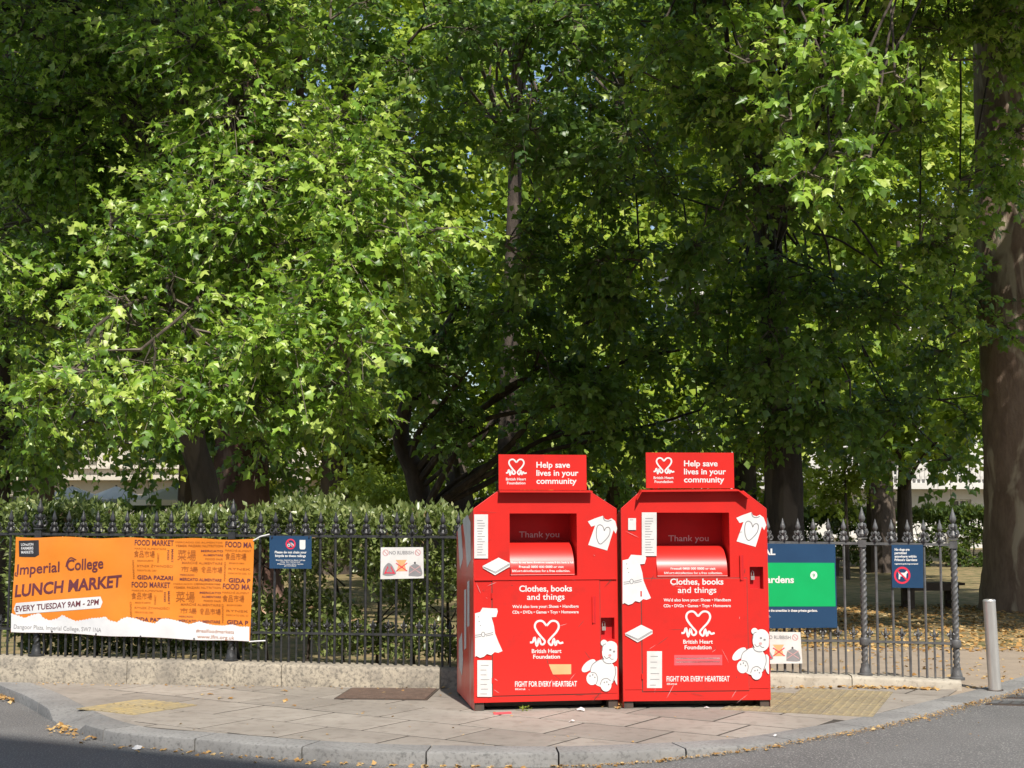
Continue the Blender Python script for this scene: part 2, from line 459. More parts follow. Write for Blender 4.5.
ax, ay = Vector((math.cos(ang), math.sin(ang), 0)), Vector((-math.sin(ang), math.cos(ang), 0))
o0 = flat(onz(456, 724.5)); LX, LY, GAP = 0.75, 0.60, 0.024
def slab(parent, poly, z0, z1, name, mat, bev=0.003):
    c = sum(poly, Vector((0, 0, 0))) / len(poly)
    k = len(poly); s = 1 - bev / max(0.05, math.sqrt(area(poly)) / 2)
    dz = random.uniform(-0.0015, 0.0015)
    mb = MB().rings([[flat(p, z0) for p in poly], [flat(p, z1 - bev + dz) for p in poly], [flat(c + (p - c) * s, z1 + dz) for p in poly]], True)
    return mb.build(name, mat, parent)
for r in range(-14, 15):
    sh = (r % 2) * LX * 0.5 + random.uniform(-0.05, 0.05)
    for q in range(-14, 16):
        a = o0 + ax * (q * LX + sh) + ay * (r * LY)
        poly = [a + ax * GAP / 2 + ay * GAP / 2, a + ax * (LX - GAP / 2) + ay * GAP / 2, a + ax * (LX - GAP / 2) + ay * (LY - GAP / 2), a + ax * GAP / 2 + ay * (LY - GAP / 2)]
        c = sum(poly, Vector((0, 0, 0))) / 4
        if c.y > 15.5 or c.y < 8.6 or abs(c.x) > 7.5: continue
        poly = cut(poly)
        if len(poly) < 3 or area(poly) < 0.012: continue
        slab(pavement, poly, -0.011, 0.0, 'flagstone', M['flag'])

# a narrow strip of the same stone fills the turn beside the kerb at the left
il = [i for i in range(len(KIN)) if -6.0 < KIN[i].x < -2.9 and KIN[i].y < 14.5]
em = [flat(KIN[i], -0.0012) for i in il[::2]] + [flat(KIN[i] - KN[i] * 0.45, -0.0012) for i in reversed(il[::2])]
MB().add(em, [tuple(range(len(em)))]).build('edge_strip', M['flag'], pavement)
# tactile paving: left with bars, right with blisters
def inpoly(p, poly):
    s = False
    for a, b in zip(poly, poly[1:] + poly[:1]):
        if (a.y > p.y) != (b.y > p.y) and p.x < (b.x - a.x) * (p.y - a.y) / (b.y - a.y) + a.x: s = not s
    return s
def tactile_mesh(name, kind, L=0.392):
    if kind == 'bar': L = 0.333
    mb = MB(); mb.box((0, 0, 0.0035), (L, L, 0.007))
    h = L / 2
    if kind == 'blister':
        for i in range(6):
            for j in range(6):
                x, y = -h + (i + 0.5) * L / 6, -h + (j + 0.5) * L / 6
                mb.rings([[(x + r * math.cos(k * math.pi / 3), y + r * math.sin(k * math.pi / 3), z) for k in range(6)] for r, z in ((0.0155, 0.0068), (0.011, 0.012))], True)
    else:
        for i in range(4):
            y = -h + (i + 0.5) * L / 4
            mb.rings([[(x, y + s * w, z) for s, w, z in ((-1, 0.018, 0.0068), (-1, 0.010, 0.013), (1, 0.010, 0.013), (1, 0.018, 0.0068))] for x in (-h + 0.01, h - 0.01)], True)
    me = bpy.data.meshes.new(name); me.from_pydata(mb.v, [], mb.f); me.validate(); return me
tl = tactile_mesh('bar_paver', 'bar'); tl.materials.append(M['tactile'])
trm = tactile_mesh('blister_paver', 'blister'); trm.materials.append(M['tactile_pale'])
def lay(me, origin, a, nx, ny, name, keep=None, step=0.4):
    ux, uy = Vector((math.cos(a), math.sin(a), 0)), Vector((-math.sin(a), math.cos(a), 0))
    for i in range(nx):
        for j in range(ny):
            p = origin + ux * (step * (i + 0.5)) + uy * (step * (j + 0.5))
            if keep and not keep(p): continue
            o = bpy.data.objects.new(name, me); o.location = (p.x, p.y, -0.0035 + random.uniform(0, 0.001)); o.rotation_euler = (0, 0, a)
            link(o, pavement)
A0, A1, A2 = flat(onz(100, 719)), flat(onz(194, 707)), flat(onz(86, 709))
aa = math.atan2((A1 - A0).y, (A1 - A0).x)
lay(tl, flat(onz(134, 715.5)), R(57), 2, 2, 'bar_paver', step=0.34)
kq = [flat(onz(*p)) for p in ((730, 709), (800, 716), (860, 718), (915, 697), (818, 687.5), (730, 694))]
ga = -0.36
lay(trm, flat(onz(770, 712)) - Vector((0.8 * math.cos(ga), 0.8 * math.sin(ga), 0)), ga, 9, 6, 'blister_paver', keep=lambda p: inpoly(p, kq))

# low wall of coping stones under the railings
wall = empty('low_wall', WALL[3], 'low weathered limestone wall with coping under the iron railings', 'wall')
prof = [(0.0, -0.05), (0.0, 0.135), (0.012, 0.152), (0.035, CT), (0.265, CT), (0.288, 0.152), (0.30, 0.135), (0.30, -0.05)]
def along(P, s):
    for a, b in zip(P, P[1:]):
        L = (b - a).length
        if s <= L: return a.lerp(b, s / L)
        s -= L
    return P[-1]
for si in range(len(WALL) - 1):
    fa, fb, ba, bb = WALL[si], WALL[si + 1], WBACK[si], WBACK[si + 1]
    L = (fb - fa).length; n = max(1, int(round(L / 1.45)))
    for q in range(n):
        t0, t1 = q / n, (q + 1) / n; e = 0.004 / L
        rs = []
        m = 8
        for kk in range(m + 1):
            t = t0 + e + (t1 - t0 - 2 * e) * kk / m
            f, b = fa.lerp(fb, t), ba.lerp(bb, t)
            j = random.uniform(-0.004, 0.004)
            dz_ = ctop(f) - CT
            rs.append([flat(f + (b - f) * (d / 0.30), (z + dz_ if z > 0 else z) + (j if 0.01 < d < 0.29 else 0)) for d, z in prof])
        MB().rings(rs, True).build('coping_stone', M['coping'] if si < 5 else M['coping_clean'], wall, smooth=True)

# rusty access cover in the pavement
cv = [onz(334, 699.5), onz(427, 700.5), onz(439, 689.5), onz(351, 688.8)]
cc = sum((flat(p) for p in cv), Vector((0, 0, 0))) / 4
cover = empty('access_cover', cc, 'flat rusty brown metal access cover let into the pavement by the wall', 'manhole cover')
q = [flat(p) for p in cv]
MB().prism([flat(p, 0.009) for p in q], (0, 0, -1), 0.008).build('frame', M['steel_dark'], cover)
q2 = [cc + (p - cc) * 0.955 for p in q]
MB().prism([flat(p, 0.0135) for p in q2], (0, 0, -1), 0.006).build('plate', M['rust'], cover)
# dark covers in the road at the right
for k, (c4, lab) in enumerate((([(985, 706), (1034, 707), (1040, 703.5), (992, 702.5)], 'dark iron drain cover in the road, the nearer of two at the right edge'),
                               ([(1003, 699.6), (1050, 700.5), (1052, 697.4), (1010, 696.7)], 'dark iron drain cover in the road, the farther of two at the right edge'))):
    q = [onz(x, y, -0.028) for x, y in c4]; c = sum(q, Vector((0, 0, 0))) / 4
    dc = empty('drain_cover', c, lab, 'drain cover', 'drain covers in the road')
    MB().prism([flat(p, -0.012) for p in q], (0, 0, -1), 0.06).build('frame', M['steel_dark'], dc)
    u, v = (q[1] - q[0]), (q[3] - q[0])
    for s in range(4):
        MB().prism([flat(q[0] + u * a + v * b, -0.006) for a, b in ((0.06 + s * 0.225, 0.12), (0.24 + s * 0.225, 0.12), (0.24 + s * 0.225, 0.88), (0.06 + s * 0.225, 0.88))], (0, 0, -1), 0.004).build('grate_bar', M['iron_worn'], dc)

# ------------------------------------------------------------------ lettering and flat print
_tc = {}
def text_shape(s, bold):
    if (s, bold) not in _tc:
        c = bpy.data.curves.new('lettering', 'FONT'); c.body = s; c.resolution_u = 3; c.offset = bold
        o = bpy.data.objects.new('lettering', c); m = o.to_mesh()
        v = [p.co[:2] for p in m.vertices]; f = [tuple(p.vertices) for p in m.polygons]
        o.to_mesh_clear(); bpy.data.objects.remove(o); bpy.data.curves.remove(c)
        _tc[(s, bold)] = (v, f)
    return _tc[(s, bold)]
CAP = 0.70
def text_px(s, p0, p1, h, mapper, parent, mat, bold=0.02, shear=0.0, off=0.0015, name='lettering', vertical=False):
    """baseline from pixel p0 to p1 (real surface found by mapper), cap height h pixels"""
    v, f = text_shape(s, bold)
    x0, x1 = min(p[0] for p in v), max(p[0] for p in v)
    d = Vector((p1[0] - p0[0], p1[1] - p0[1])); L = d.length; u = d / L
    up = Vector((u.y, -u.x))
    mb = MB(); pts = []
    for x, y in v:
        t = (x - x0) / (x1 - x0) * L + shear * y / CAP * h
        q = Vector(p0) + u * t + up * (y / CAP * h)
        pts.append(mapper(q.x, q.y, off))
    mb.add(pts, f)
    return mb.build(name, mat, parent)
def poly_px(P, mapper, parent, mat, name, off=0.001):
    return MB().add([mapper(x, y, off) for x, y in P], [tuple(range(len(P)))]).build(name, mat, parent)
def strokes(lines, w, mapper, parent, mat, name, off=0.002):
    mb = MB()
    for P in lines:
        P = [Vector(p) for p in P]; l, r = [], []
        for i, p in enumerate(P):
            t = (P[min(i + 1, len(P) - 1)] - P[max(i - 1, 0)]).normalized(); n = Vector((-t.y, t.x)) * (w / 2)
            l.append(p + n); r.append(p - n)
        k = len(P)
        mb.add([mapper(q.x, q.y, off) for q in l + r], [(i, i + 1, k + i + 1, k + i) for i in range(k - 1)])
    return mb.build(name, mat, parent)
def ell(cx, cy, rx, ry, n=20, rot=0.0, a0=0, a1=360):
    out = []
    for k in range(n + (0 if a1 - a0 == 360 else 1)):
        t = R(a0 + (a1 - a0) * k / n); x, y = rx * math.cos(t), ry * math.sin(t)
        out.append((cx + x * math.cos(rot) - y * math.sin(rot), cy + x * math.sin(rot) + y * math.cos(rot)))
    return out
def smooth2(P, n=5, closed=False):
    Q = [Vector((p[0], p[1], 0)) for p in P]
    if closed: Q = Q + [Q[0]]
    return [(p.x, p.y) for p in catmull(Q, n)]
def plane_map(p, n):
    return lambda x, y, off=0.0: onplane(x, y, p + n * off, n)

# ------------------------------------------------------------------ iron railings on the low wall
RAIL, MIDRAIL = 1.345, 0.452
def fence_mesh(mb, name, mat=None):
    me = bpy.data.meshes.new(name); me.from_pydata(mb.v, [], mb.f); me.validate()
    import bmesh
    bm = bmesh.new(); bm.from_mesh(me); bmesh.ops.recalc_face_normals(bm, faces=bm.faces); bm.to_mesh(me); bm.free()
    me.polygons.foreach_set('use_smooth', [True] * len(me.polygons)); me.set_sharp_from_angle(angle=R(40))
    return me
def finial(s=1.0):
    mb = MB()
    mb.lathe((0, 0, 0), [(r * s, z * s) for r, z in ((0.013, 0), (0.026, 0.006), (0.030, 0.022), (0.020, 0.040), (0.013, 0.055), (0.022, 0.066), (0.026, 0.080), (0.016, 0.094), (0.010, 0.104), (0.020, 0.118), (0.025, 0.134), (0.019, 0.156), (0.010, 0.185), (0.002, 0.215))], 8)
    for k in range(4):
        a = k * math.pi / 2 + math.pi / 4
        mb.tube([Vector((math.cos(a) * r, math.sin(a) * r, z)) * s for r, z in ((0.014, 0.008), (0.040, 0.016), (0.050, 0.036), (0.040, 0.054), (0.028, 0.046))], [0.009 * s, 0.009 * s, 0.009 * s, 0.008 * s, 0.006 * s], 5)
        mb.tube([Vector((math.cos(a) * r, math.sin(a) * r, z)) * s for r, z in ((0.010, 0.058), (0.030, 0.066), (0.034, 0.084), (0.024, 0.096))], [0.007 * s] * 4, 5)
    return mb
def dog_finial():
    mb = MB()
    mb.lathe((0, 0, 0), [(0.008, 0), (0.018, 0.008), (0.012, 0.022), (0.009, 0.034), (0.016, 0.046), (0.017, 0.058), (0.009, 0.082), (0.002, 0.104)], 6)
    for k in range(4):
        a = k * math.pi / 2 + 0.3
        mb.tube([Vector((math.cos(a) * r, math.sin(a) * r, z)) for r, z in ((0.006, 0.030), (0.026, 0.036), (0.036, 0.052), (0.028, 0.064))], [0.008, 0.008, 0.008, 0.005], 4)
    return mb
def bar_mb(r, z0, z1, seg=6):
    return MB().lathe((0, 0, z0), [(r, 0), (r, z1 - z0)], seg)
def post_mb():
    mb = MB(); rs = []
    z0, z1 = CT + 0.02, RAIL - 0.03
    n = 120
    for i in range(n + 1):
        z = z0 + (z1 - z0) * i / n
        tw = z * 40
        rs.append([(rr_ * math.cos(t), rr_ * math.sin(t), z) for k in range(18) for t in (2 * math.pi * k / 18,) for rr_ in (0.027 * (1 + 0.20 * math.cos(3 * (t - tw))),)])
    mb.rings(rs, True)
    mb.lathe((0, 0, MIDRAIL - 0.035), [(0.040, 0), (0.046, 0.012), (0.046, 0.058), (0.040, 0.07)], 12)
    return mb
mesh_bar = fence_mesh(bar_mb(0.0125, CT - 0.13, RAIL + 0.02), 'bar')
mesh_dog = fence_mesh(bar_mb(0.0095, CT - 0.13, MIDRAIL + 0.035), 'short_bar')
mesh_fin = fence_mesh(finial(1.0), 'finial')
mesh_pfin = fence_mesh(finial(1.3), 'post_finial')
mesh_dfin = fence_mesh(dog_finial(), 'short_finial')
mesh_post = fence_mesh(post_mb(), 'twisted_post')
mesh_plinth = fence_mesh(MB().lathe((0, 0, CT - 0.005), [(0.070, 0), (0.070, 0.020), (0.050, 0.028), (0.046, 0.060), (0.038, 0.075), (0.036, 0.112)], 4 * 4), 'post_base')
mesh_cap = fence_mesh(MB().box((0, 0, RAIL + 0.002), (0.068, 0.068, 0.07)).box((0, 0, RAIL + 0.052), (0.086, 0.086, 0.014)), 'post_cap')
def finish(me, mat):
    m = me.copy(); m.materials.append(mat); return m
def nearest_px(P, px):
    best = None; L = sum((b - a).length for a, b in zip(P, P[1:])); s = 0
    while s < L:
        q = along(P, s); d = abs(project((q.x, q.y, 0.8))[0] - px)
        if q.y > 1 and (best is None or d < best[0]): best = (d, s)
        s += 0.01
    return best[1]
RTOP = [(w0.x, 1.374), (w1.x, 1.354), (w2.x, 1.302), (w4.x, 1.283)]
def rshift(p):
    x = p[0]
    if x <= RTOP[0][0]: return RTOP[0][1] - RAIL
    for (a, za), (b, zb) in zip(RTOP, RTOP[1:]):
        if x <= b: return za + (zb - za) * (x - a) / (b - a) - RAIL
    return RTOP[-1][1] - RAIL
def make_fence(P, post_px, label, mat, phase=0.0, posts_s=()):
    root = empty('railing_fence', along(P, 0.5), label, 'fence', 'iron railings round the garden')
    r0 = wloc(root)
    L = sum((b - a).length for a, b in zip(P, P[1:]))
    ms = {k: finish(v, mat) for k, v in dict(bar=mesh_bar, dog=mesh_dog, fin=mesh_fin, pfin=mesh_pfin, dfin=mesh_dfin, post=mesh_post, base=mesh_plinth, cap=mesh_cap).items()}
    for nm, z, w, h in (('top_rail', RAIL, 0.042, 0.024), ('lower_rail', MIDRAIL, 0.036, 0.020)):
        for a, b in zip(P, P[1:]):
            d = (b - a).normalized(); n = Vector((-d.y, d.x, 0))
            rs = []
            for p in (a - d * 0.006, b + d * 0.006):
                zz_ = z + rshift(p)
                rs.append([flat(p - n * w / 2, zz_ - h / 2), flat(p + n * w / 2, zz_ - h / 2), flat(p + n * w / 2, zz_ + h / 2), flat(p - n * w / 2, zz_ + h / 2)])
            MB().rings(rs, True).build(nm, mat, root)
    def put(name, me, p, z=0.0, rot=0.0, parent=None):
        o = bpy.data.objects.new(name, me)
        base = wloc(parent) if parent is not None else r0
        o.location = (p.x - base.x, p.y - base.y, z - base.z)
        o.rotation_euler = (0, 0, rot)
        return link(o, parent or root)
    ps = [nearest_px(P, x) for x in post_px] + list(posts_s)
    for s in ps:
        p = along(P, s); q = along(P, s + 0.05); d = (q - p).normalized() if (q - p).length > 1e-4 else (P[-1] - P[-2]).normalized()
        a = math.atan2(d.y, d.x)
        po = put('twisted_post', ms['post'], p, rshift(p), a)
        put('post_base', ms['base'], p, ctop(p) - CT, a, po); put('post_cap', ms['cap'], p, rshift(p), a, po)
        put('post_finial', ms['pfin'], p, RAIL + 0.058 + rshift(p), a, po)
        n = Vector((-d.y, d.x, 0))
        MB().tube([p + n * y + d * x + Vector((0, 0, z)) for x, y, z in ((0, 0.02, 0.98), (0.005, 0.07, 0.78), (0.01, 0.10, 0.50), (0.02, 0.14, 0.28), (0.03, 0.22, 0.14), (0.03, 0.24, -0.02))], 0.015, 6).build('stay', mat, root, smooth=True)
    s = phase; k = 0
    while s < L - 0.02:
        p = along(P, s); near = min([abs(s - t) for t in ps] + [9])
        if k % 2 == 0:
            if near > 0.055:
                b = put('bar', ms['bar'], p, rshift(p), random.uniform(0, 3))
                put('finial', ms['fin'], p, RAIL + 0.012 + rshift(p), random.uniform(-0.3, 0.3), b)
        elif near > 0.045:
            b = put('short_bar', ms['dog'], p, rshift(p), random.uniform(0, 3))
            put('short_finial', ms['dfin'], p, MIDRAIL + 0.03 + rshift(p), random.uniform(-0.4, 0.4), b)
        s += 0.0718; k += 1
    return root
FA = WMID[1:5]
FB = WMID[4:]
fence_left = make_fence(FA, (38, 232), 'long black iron railing with spear finials in front of the hedge', M['iron'], 0.03)
fence_right = make_fence(FB, (863, 955), 'grey-worn iron railing with two twisted posts beside the steel bollard', M['iron_worn'], 0.05)

# ------------------------------------------------------------------ boards hung on the railings
def seg_plane(i, off):
    a, b = WMID[i], WMID[i + 1]; d = (b - a).normalized(); n = Vector((d.y, -d.x, 0))
    return a + n * off, n
def board(name, corners, seg, off, mat, label, cat, thick=0.005, group=None):
    p, n = seg_plane(seg, off); mp = plane_map(p, n)
    q = [mp(x, y) for x, y in corners]; c = sum(q, Vector((0, 0, 0))) / 4
    root = empty(name, c, label, cat, group)
    MB().prism(q, -n, thick).build('panel', mat, root)
    return root, mp, n
def ties(root, pts, mp, n, mat):
    for x, y in pts:
        c = mp(x, y, 0.0)
        MB().box(c - n * 0.012, (0.012, 0.05, 0.012)).build('cable_tie', mat, root)
# bicycle sign
b1, mp, n = board('notice_board', [(269.5, 535.8), (311.5, 536.2), (311.5, 568.8), (269.5, 568.4)], 2, 0.035, M['navy'], 'navy blue notice with red crossed bicycle symbol, on the railings beside the orange banner', 'sign')
poly_px(ell(290.6, 544, 5.0, 5.3), mp, b1, M['signred'], 'ring', 0.001)
poly_px(ell(290.6, 544, 3.7, 3.9), mp, b1, M['navy'], 'ring_inside', 0.002)
strokes([ell(288.8, 545.2, 1.2, 1.3, 10) + [(290.0, 545.2)], ell(292.5, 545.2, 1.2, 1.3, 10) + [(293.7, 545.2)], [(288.8, 545.2), (290, 543), (292, 543), (292.5, 545.2)], [(290, 543), (291, 545.4), (292, 543)]], 0.6, mp, b1, M['white'], 'bicycle_symbol', 0.003)
strokes([[(287.6, 541), (293.8, 547.2)]], 0.9, mp, b1, M['signred'], 'slash', 0.004)
poly_px([(299.6, 540), (305.4, 540), (305.4, 548.2), (304.4, 549.4), (300.4, 549.4), (299.6, 548.2)], mp, b1, M['white'], 'white_symbol', 0.001)
text_px('Please do not chain your', (274.8, 553.2), (306.6, 553.4), 2.3, mp, b1, M['white'], 0.03)
text_px('bicycle to these railings', (275.2, 556.8), (305.8, 557.0), 2.3, mp, b1, M['white'], 0.03)
for (x0, x1, y), s in zip(((276, 305.2, 560.6), (280.5, 300, 562.4), (277.5, 303.4, 564.5), (284.5, 296, 566.3)), ('Bicycles chained to these railings', 'may be removed', 'Please use the racks', 'provided')):
    text_px(s, (x0, y), (x1, y + 0.1), 1.15, mp, b1, M['white'], 0.015)
ties(b1, [(272, 537), (309, 537)], mp, n, M['blackprint'])

# NO RUBBISH notices
def rubbish(corners, seg, off, label):
    p, n = seg_plane(seg, off); mp0 = plane_map(p, n)
    c0 = [Vector(c) for c in corners]
    def mp(u, v, o=0.0):
        a = c0[0].lerp(c0[1], u); b = c0[3].lerp(c0[2], u); q = a.lerp(b, v); return mp0(q.x, q.y, o)
    q = [mp0(x, y) for x, y in corners]; c = sum(q, Vector((0, 0, 0))) / 4
    rt = empty('paper_notice', c, label, 'sign', 'notices about rubbish on the railings')
    MB().prism(q, -n, 0.003).build('panel', M['sticker'], rt)
    for cx in (0.115, 0.87):
        strokes([[(x, y) for x, y in ell(cx, 0.17, 0.062, 0.092, 16)] + [ell(cx, 0.17, 0.062, 0.092, 16)[0]], [(cx - 0.04, 0.11), (cx + 0.04, 0.23)]], 0.022, mp, rt, M['faint'], 'no_symbol', 0.001)
    text_px('NO RUBBISH', (0.20, 0.225), (0.77, 0.225), 0.11, mp, rt, M['greyink'], 0.02, off=0.001)
    poly_px(smooth2([(0.05, 0.86), (0.07, 0.66), (0.14, 0.53), (0.19, 0.49), (0.26, 0.55), (0.32, 0.70), (0.36, 0.84), (0.25, 0.90), (0.13, 0.90)], 3, True), mp, rt, M['greyink'], 'bag_picture', 0.001)
    strokes([[(0.10, 0.84), (0.17, 0.60), (0.20, 0.80), (0.24, 0.60), (0.31, 0.82)], [(0.12, 0.80), (0.34, 0.82)]], 0.035, mp, rt, M['signred'], 'bag_marks', 0.002)
    poly_px([(0.35, 0.40), (0.61, 0.40), (0.56, 0.53), (0.60, 0.76), (0.37, 0.76), (0.42, 0.53)], mp, rt, M['peach'], 'box_picture', 0.001)
    strokes([[(0.36, 0.50), (0.62, 0.76)], [(0.62, 0.50), (0.36, 0.76)]], 0.025, mp, rt, M['signred'], 'box_cross', 0.002)
    poly_px(smooth2([(0.65, 0.92), (0.67, 0.64), (0.77, 0.54), (0.83, 0.54), (0.93, 0.64), (0.95, 0.92)], 3, True), mp, rt, M['greyink'], 'sack_picture', 0.001)
    strokes([[(0.68, 0.60), (0.93, 0.84)], [(0.93, 0.60), (0.66, 0.84)]], 0.02, mp, rt, M['faint'], 'sack_cross', 0.002)
    poly_px(ell(0.80, 0.50, 0.025, 0.035, 8), mp, rt, M['ink'], 'sack_knot', 0.002)
    return rt
rubbish([(380.8, 547.4), (423.2, 547.2), (423.8, 578.2), (380.4, 579.2)], 2, 0.030, 'white paper notice about rubbish on the railings between the blue notice and the red bank')
rubbish([(757, 631.5), (800.4, 632.2), (802.4, 663.4), (757, 664)], 5, 0.055, 'white paper notice about rubbish below the green and navy garden sign')

# garden sign, green on navy
gs, mp, n = board('garden_sign', [(712, 543.2), (835.2, 544.2), (837.4, 627.6), (712, 629)], 5, 0.045, M['navy'], 'large green and navy garden name sign half hidden behind the right red bank', 'sign', 0.02)
poly_px([(714, 562.6), (834.4, 562.9), (835.6, 606.4), (714, 606.6)], mp, gs, M['green'], 'green_field', 0.0015)
text_px('IMPERIAL', (734, 554.8), (775.4, 554.7), 6.0, mp, gs, M['white'], 0.035)
text_px("Prince's Gardens", (724, 582.6), (794, 582.8), 6.6, mp, gs, M['white'], 0.03, off=0.003)
text_px('Please respect the residents who share the amenities in these private gardens.', (722, 611.6), (817.6, 611.7), 2.5, mp, gs, M['white'], 0.03)
text_px('Gardens close at dusk.', (722, 617.0), (770.6, 617.1), 2.5, mp, gs, M['white'], 0.03)
poly_px(ell(813.8, 575.2, 3.5, 4.0), mp, gs, M['white'], 'round_symbol', 0.003)
text_px('9', (812.6, 577.2), (815.0, 577.2), 3.6, mp, gs, M['green'], 0.01, off=0.004)
# no dogs
nd, mp, n = board('notice_board', [(891.6, 544.8), (923.0, 544.8), (923.4, 588.0), (892.2, 587.6)], 6, 0.030, M['navy'], 'small navy notice with a red crossed dog symbol on the worn railing near the bollard', 'sign')
for k, (s, x1) in enumerate((('No dogs are', 909.5), ('permitted', 906.6), ('anywhere within', 916.5), ("Prince's Gardens", 917.2), ('registered guide dogs excepted', 918))):
    text_px(s, (894.6, 550.6 + k * 3.45), (x1, 550.6 + k * 3.45), 2.35 if k < 4 else 1.3, mp, nd, M['white'], 0.035)
poly_px(ell(902.2, 575.3, 8.2, 8.6, 26), mp, nd, M['signred'], 'ring', 0.001)
poly_px(ell(902.2, 575.3, 6.3, 6.6, 24), mp, nd, M['navy'], 'ring_inside', 0.002)
poly_px([(897.6, 572.0), (898.4, 570.8), (899.2, 572.6), (904.4, 572.8), (906.8, 570.8), (907.8, 572.4), (906.4, 574.2), (906.2, 579.4), (904.8, 579.4), (904.6, 576.6), (900.4, 576.4), (900.0, 579.2), (898.6, 579.2), (898.8, 574.0)], mp, nd, M['white'], 'dog_symbol', 0.003)
strokes([[(897.6, 570.8), (906.8, 579.8)]], 1.5, mp, nd, M['signred'], 'slash', 0.004)

# orange banner
pB, nB = seg_plane(2, 0.045); mB0 = plane_map(pB, nB)
def mB(x, y, off=0.0):
    p = mB0(x, y)
    w = 0.010 * math.sin(x * 0.045 + 1.0) + 0.006 * math.sin(x * 0.13 + y * 0.06) + 0.004 * math.sin(y * 0.11 - x * 0.03) + 0.005 * math.sin(x * 0.021 + y * 0.035)
    return p + nB * (0.012 + w + off)
def bedge(u, v):
    xl, xr = 17.2 - 5.2 * v, 254.6 - 4.2 * v
    x = xl + (xr - xl) * u
    yt = 536.8 + 2.6 * u + 0.7 * math.sin(u * 23); yb = 631.6 + 10.2 * u + 0.5 * math.sin(u * 17 + 1)
    return x, yt + (yb - yt) * v
bc = mB(134, 588)
banner = empty('vinyl_banner', bc, 'long orange vinyl banner advertising a weekly food market, tied to the railings', 'banner')
nu, nv = 90, 30; mb = MB()
mb.rings([[mB(*bedge(i / nu, j / nv)) for i in range(nu + 1)] for j in range(nv + 1)], cap=False, closed=False)
mb.build('cloth', M['orange'], banner, smooth=True)
# white torn-paper strip along the foot
tops = [(12.8, 613), (20, 615), (26, 617.4), (32, 614.6), (40, 612.8), (44, 618), (50, 620.4), (58, 618.6), (63, 615), (68, 618), (76, 621.4), (84, 620), (92, 618.2), (100, 617.6), (106, 616.2), (110, 619.8), (118, 621.6), (122, 618.4), (128, 616.4), (137, 618.2), (144, 621), (150, 622.2), (156, 623.4), (162, 619), (168, 618.6), (176, 620.4), (184, 622.6), (190, 624.2), (200, 621), (206, 623), (214, 624.6), (224, 625.2), (232, 624), (240, 626.4), (250.6, 626.6)]
def tear(x):
    for a, b in zip(tops, tops[1:]):
        if a[0] <= x <= b[0]:
            return a[1] + (b[1] - a[1]) * (x - a[0]) / (b[0] - a[0]) + 0.6 * math.sin(x * 2.1) + 0.4 * math.sin(x * 4.7)
    return tops[0][1] if x < tops[0][0] else tops[-1][1]
mb = MB(); rs = []
for j in range(5):
    r_ = []
    for i in range(181):
        u = 0.002 + 0.996 * i / 180
        x, yb = bedge(u, 1.0)
        y = tear(x); v = j / 4
        r_.append(mB(x, y + (yb - 0.3 - y) * v, 0.0045))
    rs.append(r_)
mb.rings(rs, cap=False, closed=False); mb.build('torn_white_strip', M['banner_white'], banner, smooth=True)
Z = lambda x, y: (x / 5.907, 520 + y / 5.907)
Z2 = lambda x, y: (125 + x / 5.907, 520 + y / 5.907)
poly_px([Z(118, 122), Z(236, 118), Z(238, 205), Z(214, 218), Z(118, 216)], mB, banner, M['blackprint'], 'logo_plate', 0.002)
for k, s in enumerate(('LONDON', 'FARMERS', 'MARKETS')):
    text_px(s, Z(132, 152 + 23 * k), Z(204, 150 + 23 * k), 2.6, mB, banner, M['banner_white'], 0.02, off=0.004)
text_px('Imperial', Z(105, 322), Z(352, 305), 10.2, mB, banner, M['purple'], 0.016, 0.12, 0.003)
text_px('College', Z(392, 299), Z(612, 284), 10.8, mB, banner, M['purple'], 0.016, 0.12, 0.003)
strokes([[Z(*p) for p in smooth2([(452, 236), (420, 222), (398, 246), (390, 276)], 4)], [Z(*p) for p in smooth2([(112, 330), (96, 326), (100, 308)], 4)]], 1.0, mB, banner, M['purple'], 'swash', 0.0032)
text_px('LUNCH MARKET', Z(96, 452), Z(718, 392), 11.4, mB, banner, M['purple'], 0.03, 0.18, 0.003)
prs = [[], [], []]
for k in range(41):
    t = k / 40; e = min(1.0, math.sqrt(max(0.0, 1 - max(0.0, (abs(t - 0.5) - 0.465) / 0.035) ** 2)) + 0.02)
    cx_, cy_, hh_ = 90 + 516 * t, 524 - 39 * t, 34 * e
    for q_, sgn in enumerate((-1, 0, 1)): prs[q_].append(mB(*Z(cx_, cy_ + sgn * hh_), 0.0025))
MB().rings(prs, cap=False, closed=False).build('white_label', M['banner_white'], banner)
text_px('EVERY TUESDAY 9AM - 2PM', Z(100, 541), Z(582, 500), 5.6, mB, banner, M['purple'], 0.02, 0.16, 0.004)
text_px('Dangoor Plaza, Imperial College, SW7 1NA', Z(90, 640), Z(600, 662), 4.3, mB, banner, M['greyink'], 0.0, off=0.0065)
text_px('#realfoodmarkets', Z2(425, 662), Z2(645, 672), 3.6, mB, banner, M['brownprint'], 0.0, off=0.0065)
text_px('www.lfm.org.uk', Z2(432, 696), Z2(648, 706), 3.6, mB, banner, M['brownprint'], 0.0, off=0.0065)
